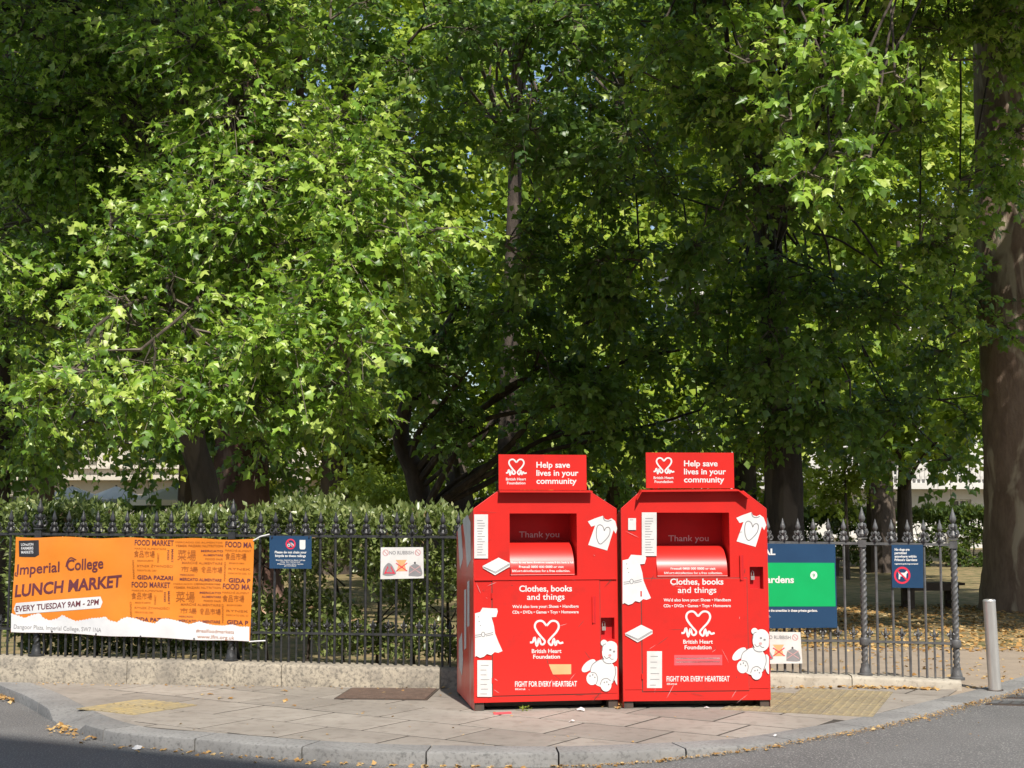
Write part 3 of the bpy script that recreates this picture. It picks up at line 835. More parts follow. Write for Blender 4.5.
# the panel of market words, repeated as on the cloth
def words(dx, dy, wr=True, big=M['purple'], clipx=None):
    q = lambda x, y: Z2(x + dx, y + dy)
    text_px('FOOD MARKET', q(62, 148), q(290, 152), 5.4, mB, banner, big, 0.015, off=0.003)
    text_px('MARCHÉ ALIMENTAIRE', q(62, 172), q(245, 176), 1.7, mB, banner, M['brownprint'], 0.0, off=0.003)
    text_px('食品市場', q(58, 215), q(180, 219), 5.2, mB, banner, M['brownprint'], 0.005, off=0.003)
    text_px('MERCADO DE ALIMENTOS', q(80, 243), q(172, 244), 1.4, mB, banner, M['brownprint'], 0.01, off=0.003)
    text_px('MARKET', q(205, 250), q(206, 195), 1.9, mB, banner, M['brownprint'], 0.0, off=0.003)
    text_px('FOOD', q(252, 178), q(252, 235), 2.0, mB, banner, M['purple'], 0.01, off=0.003)
    text_px('MARKT', q(276, 172), q(276, 250), 2.0, mB, banner, M['purple'], 0.01, off=0.003)
    text_px('RYNEK ŻYWNOŚCI', q(78, 276), q(285, 280), 2.2, mB, banner, M['brownprint'], 0.0, off=0.003)
    text_px('MERCATO DEL CIBO', q(78, 300), q(190, 303), 1.6, mB, banner, M['brownprint'], 0.0, off=0.003)
    text_px('MARKNAD', q(64, 345), q(60, 235), 1.9, mB, banner, M['brownprint'], 0.0, off=0.003)
    text_px('GIDA PAZARI', q(78, 348), q(288, 354), 3.9, mB, banner, M['purple'], 0.03, off=0.003)
words(0, 0); words(-18, 250 - 2)
def words2(dx, dy):
    q = lambda x, y: Z2(x + dx, y + dy)
    text_px('MERCADO DE ALIMENTOS', q(300, 135), q(575, 138), 1.6, mB, banner, M['brownprint'], 0.0, off=0.003)
    text_px('YEMEK PAZARI NUTRITION', q(300, 158), q(578, 160), 2.2, mB, banner, M['brownprint'], 0.01, off=0.003)
    text_px('菜場', q(312, 232), q(420, 236), 8.2, mB, banner, M['brownprint'], 0.0, off=0.003)
    for k, s in enumerate(('MERCATO', 'ALIMENTARE', 'FOOD FAIR')):
        text_px(s, q(450 + 12 * k, 188 + 24 * k), q(578, 190 + 24 * k), 1.9, mB, banner, M['purple'] if k < 2 else M['brownprint'], 0.012, off=0.003)
    text_px('MARCHÉ ALIMENTAIRE', q(340, 258), q(575, 264), 2.3, mB, banner, M['brownprint'], 0.01, off=0.003)
    text_px('市場', q(335, 303), q(432, 306), 4.3, mB, banner, M['brownprint'], 0.0, off=0.003)
    text_px('食品市場', q(448, 307), q(575, 311), 4.6, mB, banner, M['brownprint'], 0.01, off=0.003)
    text_px('MERCADO', q(330, 328), q(412, 330), 1.8, mB, banner, M['purple'], 0.0, off=0.003)
    text_px('MERCATO ALIMENTARE', q(328, 356), q(572, 364), 2.7, mB, banner, M['purple'], 0.02, off=0.003)
    text_px('MARKED FOR MAD', q(424, 380), q(566, 384), 1.6, mB, banner, M['brownprint'], 0.0, off=0.003)
words2(0, 0); words2(-8, 246)
def words3(dx, dy):
    q = lambda x, y: Z2(x + dx, y + dy)
    text_px('FOOD MA', q(592, 158), q(752, 164), 5.4, mB, banner, M['purple'], 0.015, off=0.003)
    text_px('MARCHÉ ALIMENT', q(590, 184), q(748, 189), 1.8, mB, banner, M['brownprint'], 0.0, off=0.003)
    text_px('食品市場', q(590, 230), q(718, 234), 5.2, mB, banner, M['brownprint'], 0.005, off=0.003)
    text_px('MERCADO DE COMIDA', q(615, 258), q(706, 260), 1.4, mB, banner, M['brownprint'], 0.01, off=0.003)
    text_px('RYNEK', q(612, 294), q(742, 298), 2.2, mB, banner, M['brownprint'], 0.0, off=0.003)
    text_px('MERCATO DEL CI', q(610, 318), q(742, 322), 1.6, mB, banner, M['brownprint'], 0.0, off=0.003)
    text_px('MARKNAD', q(596, 360), q(596, 248), 1.9, mB, banner, M['brownprint'], 0.0, off=0.003)
    text_px('GIDA P', q(614, 366), q(742, 372), 4.1, mB, banner, M['purple'], 0.03, off=0.003)
words3(0, 0); words3(-12, 248)
for x, y in ((98, 686), (414, 700)):
    poly_px(ell(*Z2(x, y), 1.0, 1.0, 8), mB, banner, M['ink'], 'eyelet', 0.0065)
for x, y in ((310, 658), (568, 674)):
    poly_px(ell(*Z(x, y), 1.0, 1.0, 8), mB, banner, M['ink'], 'eyelet', 0.0065)
for P in ([(254, 540.5), (261, 536.5), (270, 534.4)], [(250, 641.5), (257, 641), (266, 640.6)]):
    MB().tube([mB(x, y, 0.004) for x, y in P], 0.007, 5).build('tie_cord', M['banner_white'], banner)

# ------------------------------------------------------------------ the two red donation banks
def make_bank(fl, fr, D, art, label):
    o, e = onz(*fl), onz(*fr)
    w = (e - o).length
    ex = (e - o).normalized(); ey = Vector((-ex.y, ex.x, 0)); ez = (Vector((0, 0, 1)) - ex * 0.006).normalized()
    n = -ey
    root = empty('donation_bank', o + ex * w / 2 + ey * D / 2, label, 'donation bank', 'red clothes banks on the pavement')
    B = lambda x, y, z: o + ex * x + ey * y + ez * z
    mp = plane_map(o, n)
    def loc(px, py):
        p = mp(px, py) - o; return p.dot(ex), p.dot(ez)
    A = art
    z0 = loc(*A['bottom'])[1]; zs = loc(*A['shoulder'])[1]; zt = loc(*A['top'])[1]
    xl, xr = loc(A['chamfer'][0], A['top'][1])[0], loc(A['chamfer'][1], A['top'][1])[0]
    (ha, hd), (hb, hc) = loc(*A['hole'][0]), loc(*A['hole'][1])
    (ka, kd), (kb, kc) = loc(*A['lock'][0]), loc(*A['lock'][1])
    kb = min(kb, w - 0.014)
    drop = 0.20
    # sides, back, roof, floor
    def panel(name, pts, mat):
        c = sum(pts, Vector((0, 0, 0))) / len(pts)
        return MB().add(pts, [tuple(range(len(pts)))]).build(name, mat, root)
    panel('side_panel', [B(0, 0, 0.004), B(0, D, 0.03), B(0, D, zs - drop), B(0, 0, zs)], M['red_worn_lifted'])
    panel('side_panel', [B(w, 0, 0.004), B(w, D, 0.03), B(w, D, zs - drop), B(w, 0, zs)], M['red'])
    panel('back_panel', [B(0, D, z0), B(w, D, z0), B(w, D, zs - drop), B(xr, D, zt - drop), B(xl, D, zt - drop), B(0, D, zs - drop)], M['red'])
    MB().add([B(0, 0, zs), B(xl, 0, zt), B(xr, 0, zt), B(w, 0, zs), B(0, D, zs - drop), B(xl, D, zt - drop), B(xr, D, zt - drop), B(w, D, zs - drop)], [(0, 1, 5, 4), (1, 2, 6, 5), (2, 3, 7, 6)]).build('roof', M['red'], root)
    panel('floor_plate', [B(0, 0, z0), B(w, 0, z0), B(w, D, z0), B(0, D, z0)], M['steel_dark'])
    # front sheet with its openings
    xs = sorted({0, ha, hb, ka, kb, w}); zz = sorted({z0, hc, hd, kc, kd, zs})
    mb = MB()
    holes = [(ha, hb, hc, hd), (ka, kb, kc, kd)]
    for a, b in zip(xs, xs[1:]):
        for c, d in zip(zz, zz[1:]):
            mx, mz = (a + b) / 2, (c + d) / 2
            if any(h[0] < mx < h[1] and h[2] < mz < h[3] for h in holes): continue
            mb.add([B(a, 0, c), B(b, 0, c), B(b, 0, d), B(a, 0, d)], [(0, 1, 2, 3)])
    mb.add([B(0, 0, zs), B(w, 0, zs), B(xr, 0, zt), B(xl, 0, zt)], [(0, 1, 2, 3)])
    mb.build('front_panel', M['red'], root)
    # rolled edges of the front
    for k, (p, q) in enumerate((((0, z0), (0, zs)), ((w, z0), (w, zs)), ((0, zs), (xl, zt)), ((w, zs), (xr, zt)))):
        MB().tube([B(p[0], 0.004, p[1]), B(q[0], 0.004, q[1])], 0.006, 6).build('edge_fold', M['red'], root, smooth=True)
    # recess and flap
    dep = 0.28
    mb = MB()
    mb.add([B(ha, 0, hc), B(ha, dep, hc), B(ha, dep, hd), B(ha, 0, hd)], [(0, 1, 2, 3)])
    mb.add([B(hb, 0, hc), B(hb, dep, hc), B(hb, dep, hd), B(hb, 0, hd)], [(0, 1, 2, 3)])
    mb.add([B(ha, 0, hd), B(hb, 0, hd), B(hb, dep, hd), B(ha, dep, hd)], [(0, 1, 2, 3)])
    mb.add([B(ha, 0, hc), B(hb, 0, hc), B(hb, dep, hc), B(ha, dep, hc)], [(0, 1, 2, 3)])
    mb.build('recess', M['red'], root)
    MB().add([B(ha, dep - 0.004, hc), B(hb, dep - 0.004, hc), B(hb, dep - 0.004, hd), B(ha, dep - 0.004, hd)], [(0, 1, 2, 3)]).build('recess_back', M['red_in'], root)
    pf = onplane(545, A['flap_top'], o + ey * 0.22, n); ht = (pf - o).dot(ez) - hc - 0.010
    prof = [(0.25 - 0.250 * math.sin(t), hc + 0.010 + ht * math.cos(t)) for t in (R(a) for a in range(0, 91, 6))]
    mb = MB(); m = len(prof); ra, rb = ha + 0.006, hb - 0.022
    mb.rings([[B(ra, y, z) for y, z in prof], [B(rb, y, z) for y, z in prof]], cap=False, closed=False)
    mb.add([B(ra, y, z) for y, z in prof] + [B(ra, 0.25, hc + 0.01)], [tuple(range(m + 1))])
    mb.add([B(rb, y, z) for y, z in prof] + [B(rb, 0.25, hc + 0.01)], [tuple(range(m + 1))])
    flap = mb.build('flap', M['red_chute'], root, smooth=True)
    MB().tube([B(ra, 0.004, hc + 0.009), B(rb, 0.004, hc + 0.009)], 0.006, 6).build('flap_edge', M['red_chute'], root, smooth=True)
    def flap_map(x, y, off=0.0):
        """the point of the flap seen at this pixel"""
        px_, pz = loc(x, y)
        best = None
        d = ray(x, y)
        for t in (R(a * 0.5) for a in range(100, 181)):
            q = B(px_, 0.25 - 0.250 * math.sin(t), hc + 0.010 + ht * math.cos(t))
            e_ = abs(project(q)[1] - y)
            if best is None or e_ < best[0]: best = (e_, t)
        t = best[1]
        return B(px_ * 1.0, 0.25 - (0.250 + off) * math.sin(t), hc + 0.010 + (ht + off) * math.cos(t))
    # lid lip
    lp = [loc(x, y) for x, y in A['lip']]
    mb = MB(); rs = []
    for x, z in lp:
        rs.append([B(x, -0.072, z - 0.004), B(x, -0.072, z - 0.016), B(x, 0.03, z - 0.010), B(x, 0.03, z + 0.004)])
    mb.rings(rs, True); mb.build('lid_lip', M['red'], root)
    # name board on top
    (sa, sd), (sb, sc) = loc(*A['sign'][0]), loc(*A['sign'][1])
    sg = MB().box(B((sa + sb) / 2, 0.012, (sc + sd) / 2), (sb - sa, 0.022, sd - sc), (ex, ey, ez)).build('name_board', M['red'], root)
    for x in (sa + 0.08, sb - 0.08):
        MB().box(B(x, 0.05, sc - 0.005), (0.03, 0.06, 0.021), (ex, ey, ez)).build('board_bracket', M['red'], root)
    # door
    (da, dd), (db, dc) = loc(*A['door'][0]), loc(*A['door'][1])
    pr = 0.006
    r_in = [B(da, -0.0005, dc), B(db, -0.0005, dc), B(db, -0.0005, dd), B(da, -0.0005, dd)]
    MB().prism([B(da - 0.006, 0, dc - 0.006), B(db + 0.004, 0, dc - 0.006), B(db + 0.004, 0, dd + 0.006), B(da - 0.006, 0, dd + 0.006)], n, 0.0012).build('door_gap', M['steel_dark'], root)
    door = MB().rings([[B(da, -0.001, dc), B(db, -0.001, dc), B(db, -0.001, dd), B(da, -0.001, dd)], [B(da, -pr + 0.002, dc), B(db, -pr + 0.002, dc), B(db, -pr + 0.002, dd), B(da, -pr + 0.002, dd)], [B(da + 0.002, -pr, dc + 0.002), B(db - 0.002, -pr, dc + 0.002), B(db - 0.002, -pr, dd - 0.002), B(da + 0.002, -pr, dd - 0.002)]], True).build('door', M['red'], root)
    for z in (dc + 0.12, dd - 0.12):
        MB().tube([B(da - 0.004, -0.006, z - 0.021), B(da - 0.004, -0.006, z + 0.021)], 0.0065, 7).build('hinge', M['red'], root, smooth=True)
    if A.get('fold'):
        z = loc(545, A['fold'])[1]
        MB().box(B(w / 2, -0.006, z), (w - 0.01, 0.012, 0.010), (ex, ey, ez)).build('fold', M['red'], root)
    z = loc(545, A['foot_fold'])[1]
    MB().box(B(w / 2, -0.002, z), (w - 0.02, 0.004, 0.004), (ex, ey, ez)).build('foot_fold', M['red'], root)
    # lock pocket and padlock
    mb = MB()
    for a, b, c, d in ((ka, ka, kc, kd), (kb, kb, kc, kd)):
        mb.add([B(a, 0, c), B(a, 0.07, c), B(a, 0.07, d), B(a, 0, d)], [(0, 1, 2, 3)])
    for zq in (kc, kd):
        mb.add([B(ka, 0, zq), B(kb, 0, zq), B(kb, 0.07, zq), B(ka, 0.07, zq)], [(0, 1, 2, 3)])
    mb.add([B(ka, 0.068, kc), B(kb, 0.068, kc), B(kb, 0.068, kd), B(ka, 0.068, kd)], [(0, 1, 2, 3)])
    mb.build('lock_pocket', M['red_in'], root)
    lc = (ka * 0.7 + kb * 0.3, kc * 0.4 + kd * 0.6)
    lock = MB().box(B(lc[0], 0.045, lc[1] - 0.02), (0.03, 0.016, 0.032), (ex, ey, ez)).build('padlock', M['steel'], root)
    MB().tube([B(lc[0] - 0.01, 0.045, lc[1]), B(lc[0] - 0.01, 0.045, lc[1] + 0.028), B(lc[0], 0.045, lc[1] + 0.038), B(lc[0] + 0.01, 0.045, lc[1] + 0.028), B(lc[0] + 0.01, 0.045, lc[1])], 0.0035, 5).build('shackle', M['steel'], lock)
    # slot handle
    (s0, s3), (s1, s2) = loc(*A['handle'][0]), loc(*A['handle'][1])
    MB().box(B((s0 + s1) / 2, -0.0075, (s2 + s3) / 2), (s1 - s0, 0.006, s3 - s2), (ex, ey, ez)).build('handle_slot', M['red_in'], root)
    MB().box(B(s0 + 0.006, -0.013, (s2 + s3) / 2), (0.010, 0.014, (s3 - s2) * 0.94), (ex, ey, ez)).build('handle', M['red'], root)
    # feet
    fw = 0.075
    for x in (0.004, w - fw - 0.004):
        for y in (0.0, D - 0.09):
            MB().box(B(x + fw / 2, y + 0.06, z0 / 2), (fw, 0.09, z0), (ex, ey, ez)).build('foot', M['steel_dark'], root)
    MB().box(B(w / 2, 0.16, z0 * 0.6), (w * 0.82, 0.05, z0 * 0.7), (ex, ey, ez)).build('skid', M['steel_dark'], root)

    # ---- print and stickers
    OFF = 0.0075
    def T(s, x0, x1, y, h, bold=0.03, mat=M['white'], mapper=None, off=OFF, parent=root, shear=0.0):
        return text_px(s, (x0, y), (x1, y + A.get('slope', 0) * (x1 - x0)), h, mapper or mp, parent, mat, bold, shear, off)
    for s, x0, x1, y, h, b in A['text']: T(s, x0, x1, y, h, b)
    mps = plane_map(B(0, 0.001, 0), n)
    sx, sy = A['sign_off']
    for k, (s, x1) in enumerate((('Help save', 570), ('lives in your', 578.4), ('community', 576.6))):
        text_px(s, (536.4 + sx, 467.6 + 8.05 * k + sy), (x1 + sx, 467.6 + 8.05 * k + sy), 5.7, mps, root, M['white'], 0.02, 0, 0.0015)
    def logo(mapper, ox, oy, k, name, wd, off, parent):
        g = lambda x, y: (ox + (x - 545) * k, oy + (y - 320) * k)
        L = smooth2([(460, 368), (474, 366), (484, 342), (495, 388), (506, 346), (515, 374), (528, 378), (536, 362), (518, 340), (496, 312), (485, 288), (490, 268), (506, 258), (526, 261), (545, 283)], 4)
        Rr = smooth2([(545, 283), (566, 261), (586, 258), (602, 268), (607, 290), (594, 316), (572, 340), (555, 362), (562, 378), (573, 380), (582, 348), (591, 384), (600, 360), (612, 372), (630, 368)], 4)
        strokes([[g(*p) for p in L], [g(*p) for p in Rr]], wd, mapper, parent, M['white'], name, off)
    logo(mps, 516.3 + sx, 467.0 + sy, 0.122, 'heart_emblem', 1.5, 0.0015, root)
    T('British Heart', 506 + sx, 526 + sx, 480.4 + sy, 2.6, 0.02, mapper=mps, off=0.0015); T('Foundation', 507 + sx, 525.4 + sx, 484.3 + sy, 2.6, 0.02, mapper=mps, off=0.0015)
    lx, ly = A['logo_off']
    logo(mp, 546.6 + lx, 633 + ly, 1 / 5.12, 'heart_emblem', 2.0, OFF, root)
    T('British Heart', 531.8 + lx, 561.4 + lx, 653.0 + ly, 3.9, 0.021); T('Foundation', 533.2 + lx, 560 + lx, 658.6 + ly, 3.9, 0.021)
    mbk = plane_map(B(0, dep - 0.004, 0), n)
    ty = A['thanks']
    text_px('Thank you', (ty[0], ty[2]), (ty[1], ty[2] - 0.2), 6.0, mbk, root, M['white'], 0.005, 0, 0.002)
    for s, x0, x1, y, h in A['flap_text']:
        text_px(s, (x0, y), (x1, y), h, flap_map, root, M['sticker'], 0.02, 0, 0.002)
    def clampx(P, hi): return [(min(x, hi), y) for x, y in P]
    hi = A['edge_px']
    # T-shirt
    tx, tyy = A['shirt_off']
    g5 = lambda x, y: (580 + x / 13.97 + tx, 505 + y / 13.97 + tyy)
    shirt = [(110, 230), (200, 190), (318, 150), (345, 195), (395, 208), (440, 185), (492, 225), (530, 330), (500, 400), (468, 350), (380, 635), (115, 558), (212, 285), (158, 302)]
    poly_px(clampx([g5(*p) for p in shirt], hi), mp, root, M['white'], 'shirt_picture', 0.002)
    strokes([[g5(*p) for p in smooth2([(340, 360), (322, 305), (285, 276), (245, 295), (228, 380), (238, 480), (280, 545), (345, 500), (405, 425), (420, 345), (398, 310), (360, 322), (340, 360)], 4)], [g5(*p) for p in smooth2([(325, 160), (340, 210), (390, 225), (440, 210)], 4)]], 0.9, mp, root, M['greyink'], 'shirt_lines', 0.003)
    # dress
    dx, dy = A['dress_off']
    g2 = lambda x, y: (440 + x / 5.12 + dx, 570 + y / 5.12 + dy)
    lo_ = A['left_px']
    dress = [(170, 222), (205, 215), (218, 193), (262, 196), (292, 197), (296, 212), (288, 240), (264, 242), (276, 285), (282, 325), (300, 370), (320, 415), (298, 424), (280, 420), (262, 436), (240, 430), (225, 444), (205, 450), (185, 440), (170, 446)]
    poly_px([(max(lo_, x), y) for x, y in (g2(*p) for p in dress)], mp, root, M['white'], 'dress_picture', OFF)
    strokes([[g2(*p) for p in ((180, 334), (212, 330))], [g2(*p) for p in ell(221, 330, 9, 12, 12)] + [g2(230, 330)], [g2(*p) for p in ((232, 330), (272, 320))], [g2(*p) for p in ((180, 344), (210, 340))], [g2(*p) for p in ((234, 338), (272, 330))]], 0.7, mp, root, M['greyink'], 'dress_belt', OFF + 0.001)
    strokes([[g2(x - 2, y), g2(x + 3, y)] for x, y in ((196, 240), (200, 263), (206, 284))], 0.9, mp, root, M['greyink'], 'dress_buttons', OFF + 0.001)
    # book
    bx, by = A['book_off']
    g1 = lambda x, y: (440 + x / 5.12 + bx, 440 + y / 5.12 + by)
    poly_px([g1(*p) for p in ((218, 645), (300, 602), (358, 630), (358, 648), (282, 692), (220, 656))], mp, root, M['white'], 'book_picture', OFF)
    strokes([[g1(*p) for p in ((222, 652), (284, 682), (357, 638))], [g1(*p) for p in ((221, 648), (284, 676), (356, 633))]], 0.6, mp, root, M['greyink'], 'book_pages', OFF + 0.001)
    # bear
    ax_, ay_ = A['bear_off']
    g6 = lambda x, y: (575 + x / 10.97 + ax_, 630 + y / 10.97 + ay_)
    def blob(P, name, mat=M['white'], off=0.003): poly_px(clampx([g6(*p) for p in P], hi), mp, root, mat, name, off + 0.006)
    blob(ell(318, 142, 36, 36, 14), 'bear_ear', off=0.0022)
    blob(ell(150, 392, 46, 95, 18, R(48)), 'bear_arm', off=0.0022)
    blob(ell(462, 505, 34, 110, 16, R(-8)), 'bear_arm', off=0.0022)
    blob(ell(310, 475, 140, 152, 24), 'bear_body', off=0.0028)
    blob(ell(392, 242, 96, 122, 22), 'bear_head', off=0.0036)
    blob(ell(187, 532, 62, 72, 18), 'bear_foot', off=0.0036)
    blob(ell(340, 605, 60, 70, 18), 'bear_foot', off=0.0036)
    ln = [smooth2([(340, 150), (308, 170), (298, 230)], 4), smooth2([(296, 310), (320, 350), (360, 368), (400, 366)], 4), smooth2([(250, 335), (190, 380), (165, 450)], 4),
          smooth2([(175, 465), (225, 475), (248, 530), (235, 590)], 4), smooth2([(275, 600), (300, 545), (350, 530), (392, 560)], 4), smooth2([(440, 405), (445, 480), (415, 570)], 4), smooth2([(318, 285), (345, 312), (375, 300), (400, 320), (424, 318)], 4)]
    strokes([clampx([g6(*p) for p in l], hi) for l in ln], 0.75, mp, root, M['greyink'], 'bear_lines', 0.0106)
    for x, y in ((388, 218), (428, 236)): blob(ell(x, y, 14, 12, 10), 'bear_eye', M['greyink'], 0.0046)
    blob(ell(382, 278, 18, 15, 10), 'bear_nose', M['faint'], 0.0048)
    for x, y in ((165, 505), (195, 492), (218, 520), (322, 575), (350, 570), (370, 598)): blob(ell(x, y, 8, 10, 8), 'bear_toe', M['greyink'], 0.0046)
    # paper stickers
    for k, (x0, y0, x1, y1, lines) in enumerate(A['stickers']):
        st = poly_px([(x0, y0), (x1, y0), (x1, y1), (x0, y1)], mp, root, M['sticker'], 'paper_sticker', OFF + 0.0006)
        rows_ = [[(x0 + (x1 - x0) * (0.2 + 0.05 * random.random()), y0 + (y1 - y0) * q), (x0 + (x1 - x0) * random.uniform(0.55, 0.85), y0 + (y1 - y0) * q)] for q in np.linspace(0.14, 0.92, max(1, lines))]
        if lines: strokes(rows_, 0.55, mp, root, M['greyink'], 'sticker_print', OFF + 0.0016)
    for kind, P in A['extras']:
        poly_px(P, mp, root, M[kind], 'worn_sticker', OFF + 0.0004)
    # scuffs and chips in the paint
    rnd = random.Random(int(fl[0])); sc_ = []
    for _ in range(46):
        x, z = rnd.uniform(0.03, w - 0.03), rnd.choice((rnd.uniform(z0 + 0.01, 0.5), rnd.uniform(0.9, zs - 0.02), rnd.uniform(z0 + 0.01, zs - 0.02)))
        if ha - 0.02 < x < hb + 0.02 and hc - 0.02 < z < hd + 0.02: continue
        if ka - 0.02 < x < kb + 0.02 and kc - 0.02 < z < kd + 0.02: continue
        l_, th = abs(rnd.gauss(0, 0.035)) + 0.006, rnd.gauss(0.3, 0.8); hw = rnd.uniform(0.0008, 0.0028)
        a_ = Vector((math.cos(th), math.sin(th))); b_ = Vector((-a_.y, a_.x))
        pts_ = [Vector((x, z)) + a_ * (l_ * u) + b_ * (hw * v * (1 - 0.6 * abs(u))) for u, v in ((-1, 0), (-0.3, 1), (0.5, 0.8), (1, 0), (0.4, -1), (-0.5, -0.7))]
        if min(p.x for p in pts_) < 0.004 or max(p.x for p in pts_) > w - 0.004: continue
        sc_.append([B(p.x, -0.0068, p.y) for p in pts_])
    for m_, part in ((M['steel_dark'], sc_[::2]), (M['faint'], sc_[1::2])):
        mb = MB()
        for q_ in part: mb.add(q_, [tuple(range(6))])
        tag(mb.build('paint_scuffs', m_, root), kind='stuff')
    # faded print on the side sheet
    if A.get('side_print'):
        pS, nS = B(0, 0, 0), -(ey.cross(ez)).normalized()
        mS = plane_map(pS, nS)
        for P in A['side_print']:
            poly_px(P, mS, root, M['sticker'], 'faded_print', 0.002)
    return root

left_art = dict(bottom=(545, 700.8), shoulder=(545, 508.6), top=(545, 491.6), chamfer=(498.6, 591.4), hole=((510.7, 513.2), (578, 575)), flap_top=541.5,
    lock=((601.3, 616.9), (615, 638.4)), lip=((499.4, 490.4), (592, 490.0)), sign=((500.1, 454.2), (588, 489.2)), door=((493, 580.6), (600.8, 692.6)), fold=578.8, foot_fold=693.8,
    handle=((592.2, 595.4), (596, 622.6)), slope=-0.006, sign_off=(0, 0), logo_off=(0, 0), thanks=(519.2, 559.2, 537.4), shirt_off=(0, 0), dress_off=(0, 0), book_off=(0, 0), bear_off=(0, 0),
    edge_px=617.2, left_px=475.0,
    text=[('Clothes, books', 519.2, 572, 591.6, 6.0, 0.021), ('and things', 527, 564.6, 599.8, 6.0, 0.012), ("We'd also love your: Shoes • Handbags", 512.4, 578.6, 608.0, 2.9, 0.02), ('CDs • DVDs • Games • Toys • Homeware', 512.4, 578.6, 613.6, 2.9, 0.02),
          ('FIGHT FOR EVERY HEARTBEAT', 515, 577, 686.6, 5.2, 0.021), ('bhf.org.uk', 515.2, 525.6, 690.0, 2.0, 0.02)],
    flap_text=[('Please do not leave donations outside if this bank is full', 512, 574.5, 563.4, 1.8), ('Freecall 0800 000 0000 or visit', 520, 564.6, 567.9, 2.2), ('bhf.org.uk/collection for a free collection.', 513, 571, 572.0, 2.3)],
    stickers=[(474.2, 514.4, 488, 558.4, 14), (477.3, 660.2, 492.0, 696.8, 7)],
    extras=[('peach', [(548.8, 664.3), (571.2, 664.3), (571.2, 674.2), (553.0, 674.5), (551, 670)])],
    side_print=[[(457.6, 530), (460.6, 524), (462.0, 540), (463.0, 558), (460, 570), (459, 556)], [(462.5, 520), (467.5, 514.6), (470.5, 522), (470.8, 560), (467, 568), (465, 540)], [(464.2, 590), (466.2, 589), (466.2, 648), (464.2, 650)], [(467.2, 582), (469.4, 580), (469.4, 626), (467.2, 627)], [(459, 640), (462, 632), (463, 660), (462, 676), (459.4, 668)]])
right_art = dict(bottom=(695, 700.2), shoulder=(695, 508.4), top=(695, 490.4), chamfer=(643, 744), hole=((656.9, 512.4), (731, 576.4)), flap_top=546.5,
    lock=((750.4, 566), (764.2, 588)), lip=((637, 498.4), (641.6, 490.0), (738, 488.6), (748.4, 496.6)), sign=((647.3, 452.3), (735.6, 487.6)), door=((642, 578.6), (749, 689.6)), fold=None, foot_fold=690.6,
    handle=((740.2, 554.4), (744.2, 579.6)), slope=-0.003, sign_off=(147.6, -1.4), logo_off=(151.4, -9.4), thanks=(668.4, 708.6, 541.2), shirt_off=(148.4, -3.6), dress_off=(148.4, -53.0), book_off=(142.6, 67.2), bear_off=(150.6, -11.8),
    edge_px=769.0, left_px=622.6,
    text=[('Clothes, books', 670.2, 723.4, 584.6, 6.0, 0.021), ('and things', 677.8, 716.4, 592.9, 6.0, 0.012), ("We'd also love your: Shoes • Handbags", 663.6, 730.8, 601.4, 2.9, 0.02), ('CDs • DVDs • Games • Toys • Homeware', 663.6, 730.8, 607.2, 2.9, 0.02),
          ('FIGHT FOR EVERY HEARTBEAT', 666.6, 729.6, 681.4, 5.2, 0.021), ('bhf.org.uk', 667, 677.2, 684.8, 2.0, 0.02)],
    flap_text=[('Freecall 0800 000 0000 or visit', 671.6, 716.4, 569.6, 2.1), ('bhf.org.uk/collection for a free collection.', 665, 723.2, 574.0, 2.2)],
    stickers=[(641.8, 512.4, 656.6, 556.0, 14), (647, 651.2, 662, 688.0, 6), (628.2, 518.2, 636, 530, 1)],
    extras=[('pink', [(674.2, 655), (722.2, 654.8), (722.2, 665.2), (674.2, 665.4)]), ('faint', [(676, 657.6), (720, 657.4), (720, 659.0), (676, 659.2)]), ('faint', [(676, 661.2), (720, 661.0), (720, 662.6), (676, 662.8)])])
make_bank((474.6, 711.6), (618.6, 708.0), 1.04, left_art, 'red steel clothes donation bank, the left one, its shaded scuffed side showing')
make_bank((624.0, 708.8), (770.4, 707.2), 1.04, right_art, 'red steel clothes donation bank, the right one, hiding part of the green garden sign')

# ------------------------------------------------------------------ steel bollard
bp = onz(995, 690.5)
bol = empty('bollard', bp, 'leaning brushed stainless steel bollard at the right end of the low wall', 'bollard')
topp = ony(989, 600, bp.y)
axis = (topp - bp)
hh = axis.length; axu = axis.normalized()
mb = MB(); r = 0.055
mb.tube([bp - axu * 0.05, bp + axu * (hh - 0.012)], r, 24, cap=True); mb.build('shaft', M['steel'], bol, smooth=True)
mb = MB(); mb.tube([bp + axu * (hh - 0.014), bp + axu * (hh - 0.004), bp + axu * (hh + 0.004), bp + axu * (hh + 0.007)], [r + 0.0015, r + 0.0015, r - 0.004, r - 0.02], 24); mb.build('cap', M['steel'], bol, smooth=True)
mb = MB(); mb.tube([bp - axu * 0.02, bp + axu * 0.008], r + 0.018, 24); mb.build('collar', M['steel_dark'], bol, smooth=True)

